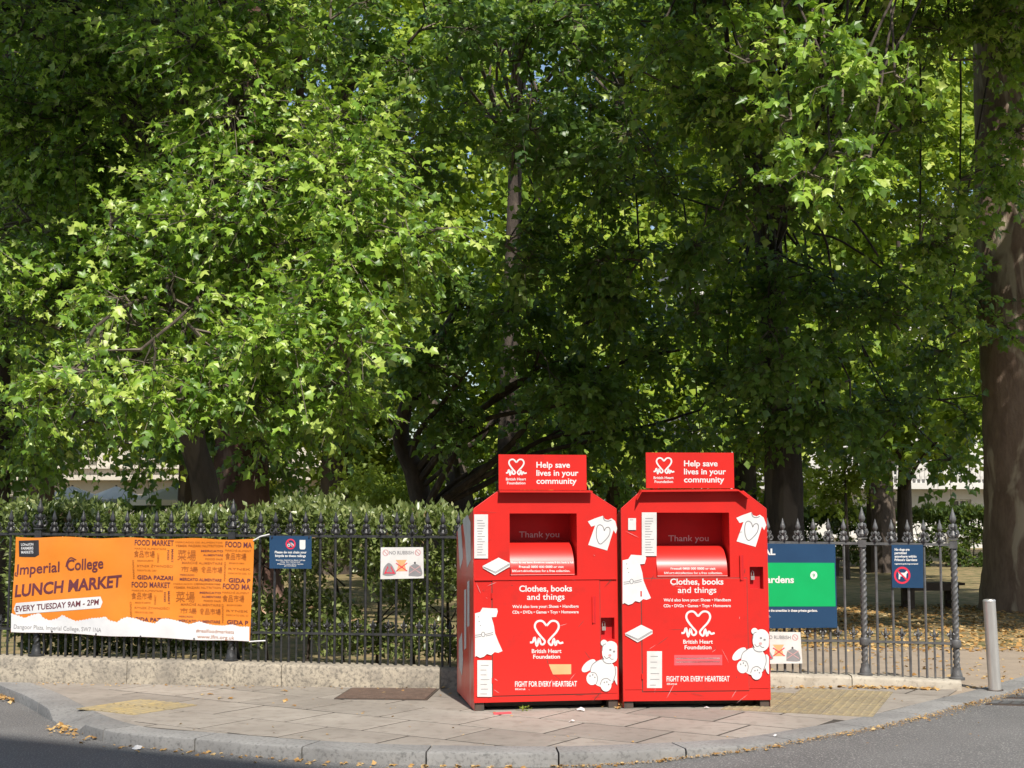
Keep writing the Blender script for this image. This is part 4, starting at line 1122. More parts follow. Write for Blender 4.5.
# ------------------------------------------------------------------ foliage tools
def tmpl(half, cz, ctr=0.36):
    """half outline (x>0 side, base to tip); mirrored, fanned from a raised centre"""
    P = [(0, 0, 0)] + half + [(0, 1.0, -0.10)] + [(-x, y, z) for x, y, z in reversed(half)]
    v = np.array([(0, ctr, cz)] + P); n = len(P)
    return v, np.array([(0, 1 + i, 1 + (i + 1) % n) for i in range(n)])
LOD0 = tmpl([(0.40, 0.00, -0.14), (0.30, 0.25, 0.03), (0.58, 0.50, -0.24), (0.27, 0.58, 0.02)], 0.09)
LOD0B = tmpl([(0.26, -0.02, 0.10), (0.20, 0.24, 0.10), (0.40, 0.50, 0.20), (0.17, 0.58, 0.06)], -0.04)
LOD1 = tmpl([(0.52, 0.30, -0.14), (0.28, 0.55, 0.02)], 0.07)
LOD2 = (np.array([(0, 0, 0), (0.42, 0.42, -0.06), (0, 1, -0.05), (-0.42, 0.42, -0.06)], float), np.array([(0, 1, 2), (0, 2, 3)]))
LODH = (np.array([(0, 0, 0), (0.24, 0.45, 0.05), (0, 1, -0.04), (-0.24, 0.45, 0.05)], float), np.array([(0, 1, 2), (0, 2, 3)]))
def unit(a): return a / np.maximum(1e-9, np.linalg.norm(a, axis=1, keepdims=True))
def leaf_frames(pos, tip, nrm):
    tip = unit(tip); nrm = nrm - tip * (nrm * tip).sum(1, keepdims=True); nrm = unit(nrm)
    return np.cross(tip, nrm), tip, nrm
def leaf_arrays(pos, tip, nrm, size, tint, T):
    tv, tf = T; X, Y, Z_ = leaf_frames(pos, tip, nrm); n = len(pos); k = len(tv)
    s = size[:, None, None]
    V = pos[:, None, :] + s * (X[:, None, :] * tv[None, :, 0:1] + Y[:, None, :] * tv[None, :, 1:2] + Z_[:, None, :] * tv[None, :, 2:3])
    Fc = tf[None] + (np.arange(n) * k)[:, None, None]
    return V.reshape(-1, 3), Fc.reshape(-1, 3), np.repeat(tint, k)
def leaf_object(name, chunks, mat, parent, kind='stuff'):
    Vs, Fs, Ts, off = [], [], [], 0
    for v, f, t in chunks:
        Vs.append(v); Fs.append(f + off); Ts.append(t); off += len(v)
    V = np.concatenate(Vs).astype(np.float32); Fa = np.concatenate(Fs).astype(np.int32); T = np.concatenate(Ts).astype(np.float32)
    o0 = wloc(parent); V = V - np.array(o0, dtype=np.float32)
    me = bpy.data.meshes.new(name)
    me.vertices.add(len(V)); me.vertices.foreach_set('co', V.ravel())
    me.loops.add(Fa.size); me.loops.foreach_set('vertex_index', Fa.ravel())
    me.polygons.add(len(Fa)); me.polygons.foreach_set('loop_start', np.arange(len(Fa), dtype=np.int32) * 3)
    at = me.attributes.new('tint', 'FLOAT', 'POINT'); at.data.foreach_set('value', T)
    me.update(); me.validate()
    o = add_mesh(name, me, mat, parent)
    if kind: o['kind'] = kind
    return o
SUNV = np.array(TO_SUN)
def sprays(cent, axis, L, n, size, T, droop=0.35, spread=0.5, tint=(0.5, 0.25), up=0.75):
    """n leaves along each twig; returns leaf parameter arrays"""
    K = len(cent); axis = unit(axis)
    side = np.cross(axis, np.array([0, 0, 1.0])) + 1e-4; side = unit(side)
    tb = np.clip(rng.normal(tint[0], tint[1] * 0.6, K), 0, 1)
    P, D, N, S_, C_ = [], [], [], [], []
    for j in range(n):
        f = (j + 0.6) / n; sg = 1 if j % 2 else -1
        p = cent + axis * (L * f)[:, None] + side * (sg * 0.05 * L)[:, None] + rng.normal(0, 0.035, (K, 3)) * L[:, None]
        p[:, 2] -= 0.18 * L * f * f
        d = axis * (0.35 + 0.6 * f) + side * sg * (0.95 - 0.55 * f) + rng.normal(0, 0.34, (K, 3)); d = unit(d); d[:, 2] -= droop * rng.uniform(0.3, 1.5, K)
        nn = np.array([0, 0, up]) + SUNV * 0.55 + rng.normal(0, spread, (K, 3))
        P.append(p); D.append(d); N.append(nn); S_.append(size * np.clip(rng.normal(0.95, 0.26, K), 0.4, 1.35)); C_.append(np.clip(tb + rng.normal(0, tint[1] * 0.7, K), 0, 1))
    return tuple(np.concatenate(a) for a in (P, D, N, S_, C_))
def in_ball(n, p=2.4):
    d = unit(rng.normal(0, 1, (n, 3))); return d * (rng.uniform(0, 1, n) ** (1 / p))[:, None]

SHARED_LEAVES = {}
def single_leaves(par, arr, count, mats, parent):
    """the leaves that show largest, each one an object of its own"""
    pos, tip, nrm, size, tint = arr
    dep = pos[:, 1]
    px = 512 + F * pos[:, 0] / np.maximum(1, dep); ok = (px > -10) & (px < 1034)
    py = 510 - F * (pos[:, 2] - EYE) / dep; ok &= (py > -10) & (py < 560)
    app = np.where(ok, size / dep, 0)
    idx = np.argsort(-app)[:count]
    X, Y, Zn = leaf_frames(pos[idx], tip[idx], nrm[idx])
    o0 = wloc(parent)
    for q, i in enumerate(idx):
        b = int(min(5, tint[i] * 6)); key = (mats.name, b)
        if key not in SHARED_LEAVES:
            me = bpy.data.meshes.new('leaf'); me.from_pydata([tuple(v) for v in LOD0[0]], [], [tuple(int(a) for a in f) for f in LOD0[1]])
            at = me.attributes.new('tint', 'FLOAT', 'POINT'); at.data.foreach_set('value', [(b + 0.5) / 6] * len(LOD0[0]))
            me.materials.append(mats); SHARED_LEAVES[key] = me
        s = float(size[i])
        o = bpy.data.objects.new('leaf', SHARED_LEAVES[key])
        m = Matrix(((X[q][0], Y[q][0], Zn[q][0], pos[i][0] - o0.x), (X[q][1], Y[q][1], Zn[q][1], pos[i][1] - o0.y), (X[q][2], Y[q][2], Zn[q][2], pos[i][2] - o0.z), (0, 0, 0, 1)))
        o.matrix_local = m @ Matrix.Scale(s, 4)
        C.objects.link(o); o.parent = parent; o.matrix_parent_inverse = Matrix.Identity(4); o.matrix_local = m @ Matrix.Scale(s, 4)
    keep = np.ones(len(pos), bool); keep[idx] = False
    return tuple(a[keep] for a in arr)

def trunk_mesh(pts, rad, seg, flare=0.0, rough=0.06):
    mb = MB(); P = [Vector(p) for p in pts]
    rs = []; ph = [random.uniform(0, 6.28) for _ in range(4)]
    n = len(P)
    for i, p in enumerate(P):
        t = (P[min(i + 1, n - 1)] - P[max(i - 1, 0)]).normalized(); a = t.cross(Vector((0, 1, 0))).normalized(); b = t.cross(a).normalized()
        z = p.z - P[0].z; ring = []
        for k in range(seg):
            th = 2 * math.pi * k / seg
            fl = flare * math.exp(-z / 0.55) * (0.75 + 0.45 * math.sin(4 * th + ph[0]) + 0.2 * math.sin(7 * th + ph[1]))
            bump_ = rough * (math.sin(3 * th + ph[2] + z * 0.7) * 0.5 + math.sin(5 * th + ph[3] - z * 1.3) * 0.35 + random.uniform(-0.4, 0.4))
            ring.append(p + (a * math.cos(th) + b * math.sin(th)) * rad[i] * (1 + bump_ + fl))
        rs.append(ring)
    return mb.rings(rs, True)

# openings in the nearer crowns where the sunlit trees beyond show through
HOLES = [(520, 190, 42, 52), (455, 205, 24, 34), (700, 205, 46, 42), (735, 262, 32, 26), (905, 222, 38, 26), (848, 240, 28, 20), (560, 88, 26, 24), (640, 55, 24, 18), (690, 400, 40, 32), (600, 28, 20, 15), (795, 262, 22, 20), (930, 385, 22, 18), (450, 55, 26, 26), (375, 28, 20, 20), (650, 300, 18, 22), (560, 300, 16, 16), (760, 90, 22, 20), (480, 330, 16, 16), (600, 150, 18, 20)]
def open_px(p, Y):
    if Y > 30 or Y < 16: return True
    x, y = project(p)
    return not any(((x - a) / c) ** 2 + ((y - b) / d) ** 2 < 0.45 for a, b, c, d in HOLES)
def make_tree(name, label, cat, trunk, blobs, leaf, bark, group=None, T=LOD1, size=0.16, dens=40, nl=11, twigs=True, flare=0.35, seg=14, tint=(0.45, 0.28), droop=0.5, L=(0.40, 0.80), singles=0, limb_r=0.07, limb_from=0.0, up=0.5, spread=0.8):
    """trunk: list of (x, y, z, r); blobs: list of (centre, rx, ry, rz, density factor)"""
    base = Vector(trunk[0][:3])
    root = empty(name, (base.x, base.y, -0.02), label, cat, group)
    tp = catmull([Vector(p[:3]) for p in trunk], 8)
    trr = []
    for i in range(len(trunk) - 1):
        for k in range(8): trr.append(trunk[i][3] + (trunk[i + 1][3] - trunk[i][3]) * k / 8)
    trr.append(trunk[-1][3])
    tr = trunk_mesh(tp, trr, seg, flare).build('trunk', bark, root, smooth=True)
    br = MB(); prm = []; ovr = []
    for bl in blobs:
        c, rx, ry, rz, kf = bl[:5]; c = Vector(c)
        over = len(bl) > 5 and bl[5]  # unseen clump above the view, added for the shade it throws
        # limb from the trunk to the middle of the clump
        want = max(trunk[0][2] + 1.6, limb_from * random.uniform(1.0, 1.5), c.z - 0.6 * math.hypot(c.x - base.x, c.y - base.y))
        if len(bl) > 6: want = c.z + 0.2
        j = min(range(len(tp)), key=lambda i: abs(tp[i].z - want)); s = tp[j]
        dist = (c - s).length
        if dist > 0.6:
            mid = s.lerp(c, 0.5) + Vector((random.uniform(-0.12, 0.12) * dist, random.uniform(-0.06, 0.06) * dist, random.uniform(0.02, 0.14) * dist))
            P = catmull([s, s.lerp(mid, 0.55) + Vector((random.uniform(-.05, .05) * dist, 0, random.uniform(-.03, .03) * dist)), mid, mid.lerp(c, 0.6) + Vector((random.uniform(-.05, .05) * dist, 0, random.uniform(-.03, .04) * dist)), c], 4)
            r0 = min(trr[j] * 0.62, limb_r * (0.6 + 0.1 * dist)) * min(1.0, 0.30 + 0.7 * (rx * ry * rz) ** (1 / 3)); m = len(P) - 1
            MB().tube(P, [r0 * (1 - 0.8 * (i / m) ** 0.7) + 0.008 for i in range(m + 1)], 7, jit=0.08).build('limb', M['bark_dark'], root, smooth=True)
        else:
            P = [s, c]
        rm = (rx * ry * rz) ** (1 / 3)
        ns = max(6, int(dens * kf * rx * rz)) if not over else max(8, int(34 * kf * rx * ry))
        nn = max(3, ns // (8 if over else 17))
        sc = np.array([rx, ry, rz]); cc_ = np.array(c)
        nodes_ = cc_ + in_ball(nn, 2.8) * sc * 0.92
        if not over:
            kk_ = [q_ for q_ in nodes_ if open_px(q_, q_[1])]
            if not kk_: continue
            ns = max(4, int(ns * len(kk_) / nn)); nodes_ = np.array(kk_); nn = len(kk_)
        if twigs and not over:
            q = P[len(P) // 2:]
            for nd_ in nodes_:
                v = Vector(nd_); a = min(q, key=lambda p: (p - v).length)
                br.tube([a, a.lerp(v, 0.5) + Vector((random.uniform(-.1, .1), random.uniform(-.1, .1), random.uniform(-.02, .12))) * rm, v], [0.02, 0.013, 0.007], 4, cap=False)
        pick = rng.integers(0, nn, ns)
        outw = in_ball(ns, 2.2)
        start = (nodes_[pick] * 0.35 + (cc_ + outw * sc) * 0.65) if over else nodes_[pick] + in_ball(ns, 2.0) * min(rm * 0.8, 0.28 + 0.08 * rm) * np.array([1.15, 1.0, 0.72])
        if not over: outw = unit((start - nodes_[pick]) + 0.35 * (start - cc_) / max(0.3, rm))
        axd = unit(outw) * 0.75 + rng.normal(0, 0.45, (ns, 3)); axd[:, 2] -= 0.12
        Ls = rng.uniform(L[0], L[1], ns) * (1.0 if over else min(1.0, 0.45 + 0.8 * rm))
        if twigs and not over:
            for k in range(ns):
                a = Vector(nodes_[pick[k]]); b = Vector(start[k]); e = b + Vector(unit(axd[k:k + 1])[0]) * float(Ls[k]); e.z -= 0.18 * float(Ls[k])
                br.tube([a, b, e], [0.007, 0.005, 0.0025], 3, cap=False)
        if over:
            ovr.append(sprays(start, axd, Ls * 1.3, nl, 0.26, LOD2, droop, spread, tint, up))
        else:
            prm.append(sprays(start, axd, Ls, nl, size, T, droop, spread, tint, up))
    crown_parent = empty_part = None
    chunks = []
    if prm:
        arr = tuple(np.concatenate([p[i] for p in prm]) for i in range(5))
    if ovr:
        a2 = tuple(np.concatenate([p[i] for p in ovr]) for i in range(5)); chunks.append(leaf_arrays(*a2, LOD2))
    rest = arr if prm else None
    ph = None
    if singles and prm:
        # the crown object is made first so that the single leaves can hang under it
        pos, tip, nrm, sz, tn = arr
        ph = bpy.data.meshes.new('crown')
        crown = add_mesh('crown', ph, leaf, root)
        rest = single_leaves(root, arr, singles, leaf, crown)
    if rest is not None and T is LOD0:
        hb_ = rng.random(len(rest[0])) < 0.45
        chunks.append(leaf_arrays(*(a[~hb_] for a in rest), LOD0)); chunks.append(leaf_arrays(*(a[hb_] for a in rest), LOD0B))
    elif rest is not None: chunks.append(leaf_arrays(*rest, T))
    co = leaf_object('crown', chunks, leaf, root)
    if ph is not None:
        me = co.data; bpy.data.objects.remove(co); crown.data = me; crown['kind'] = 'stuff'; bpy.data.meshes.remove(ph)
        me.name = 'crown'; crown.name = 'crown'
    if twigs and br.v:
        b = br.build('branches', M['twig'], root); b['kind'] = 'stuff'
    return root

def B_(px, py, Y, r, k=1.0, ry=None, rz=None):
    c = ony(px, py, Y); return (c, r, ry if ry else r * 1.05, rz if rz else r * 0.85, k)

def shrink(bl, f=0.88): return [(b[0], b[1] * f, b[2] * f, b[3] * f, b[4] * 1.15) + tuple(b[5:]) for b in bl]
# sunlit stretches of foliage: the added shade clumps are kept clear of their sun
LIT = [(14.8, [(330, 200, 120, 120), (260, 80, 70, 90), (410, 230, 60, 60), (320, 340, 100, 70), (190, 360, 150, 40)]), (13.6, [(835, 105, 90, 110)])]
SUNR = TO_SUN / TO_SUN.z
def blocks_lit(Q, r):
    for Y, els in LIT:
        t = (Y - Q.y) / (-SUNR.y)
        if t < 0: continue
        p = Q - SUNR * t
        if p.z < 0: continue
        x, y = project(p); g = r * F / Y * 0.6
        for cx, cy, rx, ry in els:
            if ((x - cx) / (rx + g)) ** 2 + ((y - cy) / (ry + g)) ** 2 < 1: return True
    return False
def canopy(x0, x1, y0, y1, step, Y, h0, h1, r, keep):  # unseen leaf clumps added along the sun's rays to shade the crowns
    out = []
    x = x0
    while x <= x1:
        y = y0
        while y <= y1:
            if random.random() < keep:
                P = ony(x + random.uniform(-.4, .4) * step, y + random.uniform(-.4, .4) * step, Y + random.uniform(-1.5, 1.5))
                h = random.uniform(h0, h1); Q = P + SUNR * h
                while project(Q)[1] > -r * F / Q.y - 15 and h < 25: h += 0.5; Q = P + SUNR * h
                if not blocks_lit(Q, r) and Q.y + SUNR.z * 0 > 8.5:
                    out.append((Q, r * random.uniform(0.8, 1.2), r * random.uniform(0.9, 1.2), r * 0.6, 1.0, True))
            y += step
        x += step
    return out
SHADE_CLUMPS = (canopy(-160, 150, -60, 310, 75, 15.4, 2.5, 5.0, 0.65, 0.42) + canopy(-160, 210, -60, 340, 80, 18.0, 4.5, 8.0, 0.85, 0.7) + canopy(210, 960, -60, 420, 82, 18.5, 4.5, 8.0, 0.75, 0.50) + canopy(-260, 1290, -60, 430, 110, 33, 9, 15, 1.5, 0.05))
for _ in range(80):                          # unseen leaf clumps added up-sun to shade the lawn beyond the path
    Pg = Vector((random.uniform(0.5, 9), random.uniform(20.5, 33), 0)); hq = random.uniform(9, 12.5); Q = Pg + SUNR * hq
    while project(Q)[1] > -1.5 * F / Q.y and hq < 26: hq += 0.5; Q = Pg + SUNR * hq
    if not blocks_lit(Q, 1.2) and project(Q)[1] < -1.3 * F / Q.y: SHADE_CLUMPS.append((Q, 1.25, 1.25, 0.7, 1.0, True))

# ------------------------------------------------------------------ trees
def at(px, Y, z, r): return (ony(px, 510, Y).x, Y, z, r)
TREES = {}
# anchor trunks for sharing out the added shade clumps
anch = {'front': -4.2, 'burr': -4.9, 'mid': 0.6, 'cleft': 4.7, 'right': 8.6}
share = {k: [] for k in anch}
for b in SHADE_CLUMPS:
    ks = ['burr', 'mid', 'cleft', 'right'] if b[0].y < 21 else ['burr', 'mid', 'cleft', 'right']
    k = min(ks, key=lambda q: abs(anch[q] - b[0].x)); share[k].append(b)

front = [B_(300, 160, 14.9, 0.80), B_(350, 190, 14.6, 0.75, 1.2), B_(255, 100, 15.3, 0.85), B_(225, 50, 15.6, 0.7), B_(270, 20, 16, 0.6), B_(395, 212, 14.2, 0.48, 1.3, rz=0.38), B_(425, 235, 14.0, 0.26, 1.5, rz=0.2),
         B_(250, 235, 14.9, 0.7, 1.1), B_(330, 270, 14.4, 0.75, 1.2), B_(375, 290, 14.5, 0.45, 1.1), B_(280, 340, 14.2, 0.7, 1.1), B_(350, 360, 14.0, 0.55, 1.2, rz=0.36), B_(195, 330, 14.3, 0.6, 1.0, rz=0.4), B_(225, 385, 14.0, 0.55, 1.1, rz=0.36), B_(140, 350, 13.6, 0.42, 1.0, rz=0.30),
         B_(85, 372, 12.9, 0.32, 0.7, rz=0.22), B_(50, 378, 12.8, 0.22, 0.8, rz=0.16), B_(180, 400, 14.0, 0.45, 0.9, rz=0.25), B_(300, 400, 14.2, 0.5, 0.9, rz=0.3), B_(180, 200, 15.6, 0.7, 0.8), B_(110, 225, 15.2, 0.22, 1.2, rz=0.18), B_(175, 10, 15.4, 0.6)]
dark_left = [B_(130, 318, 14.8, 0.42, 0.9), B_(175, 300, 14.9, 0.4, 0.9), B_(60, 110, 17, 1.0), B_(140, 130, 17.2, 0.9), B_(30, 220, 17, 1.0), B_(110, 260, 17, 1.0), B_(60, 330, 17.2, 0.9), B_(20, 30, 17, 1.0), B_(110, 30, 17.4, 1.0), B_(10, 410, 17.6, 0.8, 0.7), B_(90, 420, 18, 0.6, 0.5), B_(180, 270, 17.6, 0.9), B_(20, 130, 17.4, 0.9)]
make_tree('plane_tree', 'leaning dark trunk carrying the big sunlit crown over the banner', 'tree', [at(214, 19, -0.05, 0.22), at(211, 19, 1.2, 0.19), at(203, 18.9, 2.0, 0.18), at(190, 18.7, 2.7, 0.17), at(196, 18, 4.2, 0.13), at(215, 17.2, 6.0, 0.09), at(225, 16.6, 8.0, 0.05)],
          front + dark_left, M['leaf_sunlit'], M['bark_dark'], 'plane trees of the garden', LOD0, 0.098, 215, 12, tint=(0.47, 0.42), singles=300, limb_r=0.05, limb_from=3.2)
# thick burred trunk behind it
burr = [B_(60, 440, 24, 0.6, 0.7), B_(140, 452, 24, 0.55, 0.7), B_(280, 440, 22, 0.9, 0.8), B_(330, 420, 22.5, 0.9), B_(150, 430, 23, 0.75, 0.50), B_(250, 400, 23, 1.0), B_(60, 400, 23, 1.2, 0.6), B_(360, 80, 21, 1.1), B_(400, 150, 21.5, 1.0, 0.8), B_(420, 30, 21, 1.2), B_(330, 20, 20.5, 1.1, 0.8), B_(200, 300, 21, 1.3)]
make_tree('plane_tree', 'thick reddish burred trunk just right of the leaning trunk, behind the hedge', 'tree', [at(243, 23, -0.05, 0.62), at(243, 23, 1.0, 0.50), at(240, 23, 2.2, 0.44), at(236, 23, 4, 0.40), at(240, 22.5, 8, 0.3), at(240, 21, 14, 0.16), at(240, 20, 19, 0.06)],
          burr + share['burr'], M['leaf'], M['bark_red'], 'plane trees of the garden', LOD1, 0.135, 88, 12, flare=0.5, tint=(0.42, 0.28), limb_from=5)
# slim trunk at the left edge
edge = [B_(-20, 440, 20, 0.9), B_(30, 455, 20, 0.5, 0.7), B_(-40, 330, 19.5, 1.2), B_(20, 300, 19.5, 0.9), B_(-30, 180, 19, 1.3), B_(50, 60, 19.5, 1.2)]
make_tree('plane_tree', 'slim dark trunk cut by the left edge of the picture', 'tree', [at(-1, 20, -0.05, 0.16), at(-1, 20, 2, 0.13), at(-4, 19.8, 5, 0.10), at(-10, 19.5, 9, 0.05)], edge, M['leaf'], M['bark_dark'], 'plane trees of the garden', LOD1, 0.135, 88, 12)
# low spreading dark tree in the middle
mid = [B_(400, 350, 25, 0.9), B_(470, 370, 24.5, 1.0), B_(540, 350, 24, 1.1), B_(600, 390, 24, 1.0), B_(500, 420, 25.5, 0.8), B_(560, 430, 26, 0.9), B_(640, 420, 25, 0.9), B_(350, 400, 26, 0.8, 0.8), B_(430, 300, 24.5, 1.0), B_(520, 280, 24, 1.0), B_(610, 310, 24, 1.1), B_(680, 350, 24, 0.9), B_(700, 410, 25, 0.7)]
make_tree('low_tree', 'low spreading tree with forked dark limbs left of the red banks', 'tree', [at(426, 27, -0.05, 0.30), at(424, 27, 1.4, 0.22), at(414, 27, 2.3, 0.20), at(400, 26.8, 3.1, 0.16), at(420, 26, 4.2, 0.10), at(470, 25, 5.6, 0.05)],
          mid, M['leaf'], M['bark_dark'], 'plane trees of the garden', LOD1, 0.14, 92, 12, tint=(0.5, 0.3), limb_r=0.075)
make_tree('low_tree', 'dark tree with a broad curving limb standing behind the left red bank', 'tree', [at(470, 30, -0.05, 0.34), at(462, 30, 1.6, 0.28), at(452, 30, 2.8, 0.24), at(438, 29.8, 3.6, 0.18), at(400, 29.4, 4.4, 0.10)],
          [B_(420, 420, 28, 0.8, 0.7), B_(500, 460, 29, 0.7, 0.7), B_(540, 400, 29, 1.2), B_(600, 450, 30, 0.9, 0.8), B_(380, 370, 28, 1.0)], M['leaf'], M['bark_dark'], 'plane trees of the garden', LOD1, 0.145, 80, 12, limb_r=0.12)
# tall plane in the middle distance whose pale stem shows high up
tall = [B_(512, 170, 21, 0.8, 1.2), B_(505, 245, 22, 0.8, 1.2), B_(530, 130, 21, 0.7, 1.0), B_(520, 60, 23, 1.3), B_(460, 110, 23, 1.1, 0.9), B_(590, 100, 22, 1.2), B_(600, 200, 22, 1.2), B_(650, 150, 21, 1.3), B_(560, 20, 22, 1.3), B_(660, 40, 21, 1.3), B_(640, 260, 22, 1.1), B_(560, 240, 23, 1.0, 0.7), B_(470, 30, 23, 1.2), B_(700, 100, 20, 1.2), B_(720, 210, 20.5, 1.1), B_(690, 280, 22, 1.0)]
make_tree('plane_tree', 'tall plane with a pale upright stem, centre, above the left red bank', 'tree', [at(508, 29, -0.05, 0.30), at(509, 29, 4, 0.20), at(514, 29, 8, 0.15), at(520, 28, 13, 0.11), at(525, 26, 19, 0.05)], shrink(tall) + share['mid'], M['leaf'], M['bark_dark'], 'plane trees of the garden', LOD1, 0.135, 68, 12, tint=(0.42, 0.36), limb_r=0.022, limb_from=8.5)
# forked trunk right of the banks
cleft = [B_(770, 330, 22, 1.2), B_(820, 290, 22, 1.2), B_(850, 380, 23, 1.1), B_(780, 400, 23, 1.0, 0.9), B_(900, 330, 22, 1.2), B_(730, 390, 24, 0.9), B_(760, 240, 21, 1.2), B_(900, 420, 24, 0.9), B_(830, 440, 25, 0.7, 0.6), B_(940, 400, 24, 0.9, 0.9), B_(700, 430, 26, 0.7, 0.6), B_(950, 460, 26, 0.7, 0.8), B_(960, 330, 23, 1.0)]
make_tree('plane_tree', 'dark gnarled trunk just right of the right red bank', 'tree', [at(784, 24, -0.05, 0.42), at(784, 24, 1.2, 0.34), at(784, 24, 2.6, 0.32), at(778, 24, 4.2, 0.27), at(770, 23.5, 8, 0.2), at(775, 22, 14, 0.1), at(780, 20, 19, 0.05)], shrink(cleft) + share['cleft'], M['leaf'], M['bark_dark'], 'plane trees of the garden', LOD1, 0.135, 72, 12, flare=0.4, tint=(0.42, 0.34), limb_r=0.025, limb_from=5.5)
# great plane at the right
hang = [B_(805, 45, 13.8, 0.26, 1.5, rz=0.22), B_(860, 70, 13.6, 0.30, 1.6, rz=0.20), B_(895, 75, 13.7, 0.22, 1.5, rz=0.16), B_(830, 75, 13.7, 0.28, 1.4, rz=0.2), B_(790, 120, 13.8, 0.22, 1.4, rz=0.2), B_(830, 155, 13.6, 0.26, 1.6, rz=0.18), B_(870, 158, 13.5, 0.22, 1.6, rz=0.15), B_(810, 175, 13.7, 0.28, 1.5, rz=0.2), B_(840, 185, 13.6, 0.18, 1.4, rz=0.15), B_(745, 60, 14.6, 0.4, 1.1, rz=0.3), B_(1012, 338, 21.6, 0.34, 1.3, rz=0.25) + (False, True), B_(1016, 190, 21.6, 0.4, 1.0) + (False, True)]
rightc = [B_(900, 130, 19, 1.0, 0.55), B_(950, 60, 18.5, 1.1, 0.55), B_(900, 30, 18, 1.0, 0.55), B_(820, 20, 18, 1.0, 0.55), B_(960, 180, 20, 0.9, 0.55), B_(920, 240, 20, 1.0, 0.55), B_(850, 200, 20, 1.1, 0.55), B_(1010, 20, 18, 0.9, 0.55), B_(1040, 110, 19, 0.8, 0.55), B_(950, 300, 21, 0.8, 0.55), B_(760, 130, 19, 1.0, 0.55), B_(720, 20, 18.5, 1.0, 0.55), B_(640, 70, 19, 1.0, 0.55)]
tr_pts = [at(1034, 23, -0.05, 0.82), at(1034, 23, 1.0, 0.80), at(1033, 23, 3, 0.77), at(1032, 23, 6, 0.74), at(1030, 23, 10, 0.66), at(1028, 22, 15, 0.4), at(1024, 20, 20, 0.12)]
make_tree('plane_tree', 'great plane trunk with flaking bark rising at the right edge behind the bollard', 'tree', tr_pts, hang + shrink(rightc) + share['right'], M['leaf_sunlit'], M['bark'], 'plane trees of the garden', LOD0, 0.12, 130, 12, flare=0.14, seg=26, tint=(0.46, 0.38), droop=0.7, singles=220, limb_r=0.02, limb_from=13)

# trees farther back that close the view
far_x = [(40, 36), (190, 40), (335, 36), (620, 38), (745, 41), (880, 37), (1010, 42)]
far_lab = ['distant plane behind the left end of the hedge, its crown above the parasols', 'distant plane behind the thick burred trunk', 'distant plane left of the low forked tree', 'distant plane seen between and above the two red banks', 'distant plane behind the gnarled trunk', 'distant plane before the white stucco house', 'distant plane behind the great right trunk']
far_b = {i: [] for i in range(len(far_x))}
y = -70
while y < 520:
    x = -120
    while x < 1150:
        px, py = x + random.uniform(-40, 40), y + random.uniform(-40, 40)
        low_gap = py > 400 and (px < 215 or px > 800)
        if not low_gap:
            i = min(range(len(far_x)), key=lambda q: abs(far_x[q][0] - px)); Y = far_x[i][1] + random.uniform(-4, 3)
            far_b[i].append(B_(px, py, Y, random.uniform(1.7, 2.6), random.uniform(0.7, 1.2)))
        x += 88
    y += 80
for i, (fx, fy) in enumerate(far_x):
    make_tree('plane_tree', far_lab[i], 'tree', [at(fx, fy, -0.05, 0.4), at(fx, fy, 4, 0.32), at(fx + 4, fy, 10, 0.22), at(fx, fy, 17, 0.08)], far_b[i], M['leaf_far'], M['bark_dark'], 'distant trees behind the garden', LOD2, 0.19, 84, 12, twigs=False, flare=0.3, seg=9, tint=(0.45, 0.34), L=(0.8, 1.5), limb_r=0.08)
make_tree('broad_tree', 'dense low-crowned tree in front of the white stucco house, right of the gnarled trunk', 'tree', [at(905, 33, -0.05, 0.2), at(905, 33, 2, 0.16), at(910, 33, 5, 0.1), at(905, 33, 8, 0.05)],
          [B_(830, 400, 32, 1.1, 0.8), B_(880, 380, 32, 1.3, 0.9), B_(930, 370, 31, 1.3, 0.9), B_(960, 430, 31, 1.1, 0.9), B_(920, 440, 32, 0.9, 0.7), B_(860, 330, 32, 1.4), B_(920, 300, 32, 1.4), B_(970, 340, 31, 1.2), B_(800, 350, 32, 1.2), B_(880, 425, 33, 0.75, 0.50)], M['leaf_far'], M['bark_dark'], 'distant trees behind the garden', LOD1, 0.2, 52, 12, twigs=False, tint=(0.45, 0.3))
# small sunlit things
make_tree('young_tree', 'small sunlit young tree in front of the white stucco house', 'tree', [at(846, 33, -0.05, 0.07), at(846, 33, 0.8, 0.06), at(846, 33, 1.6, 0.04), at(846, 33, 2.6, 0.02)], [B_(846, 478, 33, 0.55, 1.5), B_(838, 495, 33, 0.38, 1.4), B_(858, 462, 33.2, 0.45, 1.2), B_(870, 452, 33.4, 0.35, 1.0)], M['leaf_lime'], M['bark_dark'], None, LOD1, 0.11, 220, 10, twigs=False, seg=7, flare=0.1, limb_r=0.02)
make_tree('lime_shrub', 'bright yellow-green bush behind the hedge under the forked limbs', 'shrub', [at(388, 30, -0.05, 0.05), at(388, 30, 0.6, 0.04), at(388, 30, 1.2, 0.02)], [B_(385, 486, 30, 0.75, 1.3), B_(372, 500, 30, 0.6, 1.2), B_(404, 496, 30.3, 0.55, 1.2)], M['leaf_lime'], M['bark_dark'], None, LOD1, 0.11, 180, 10, twigs=False, seg=6, flare=0.1, limb_r=0.02)

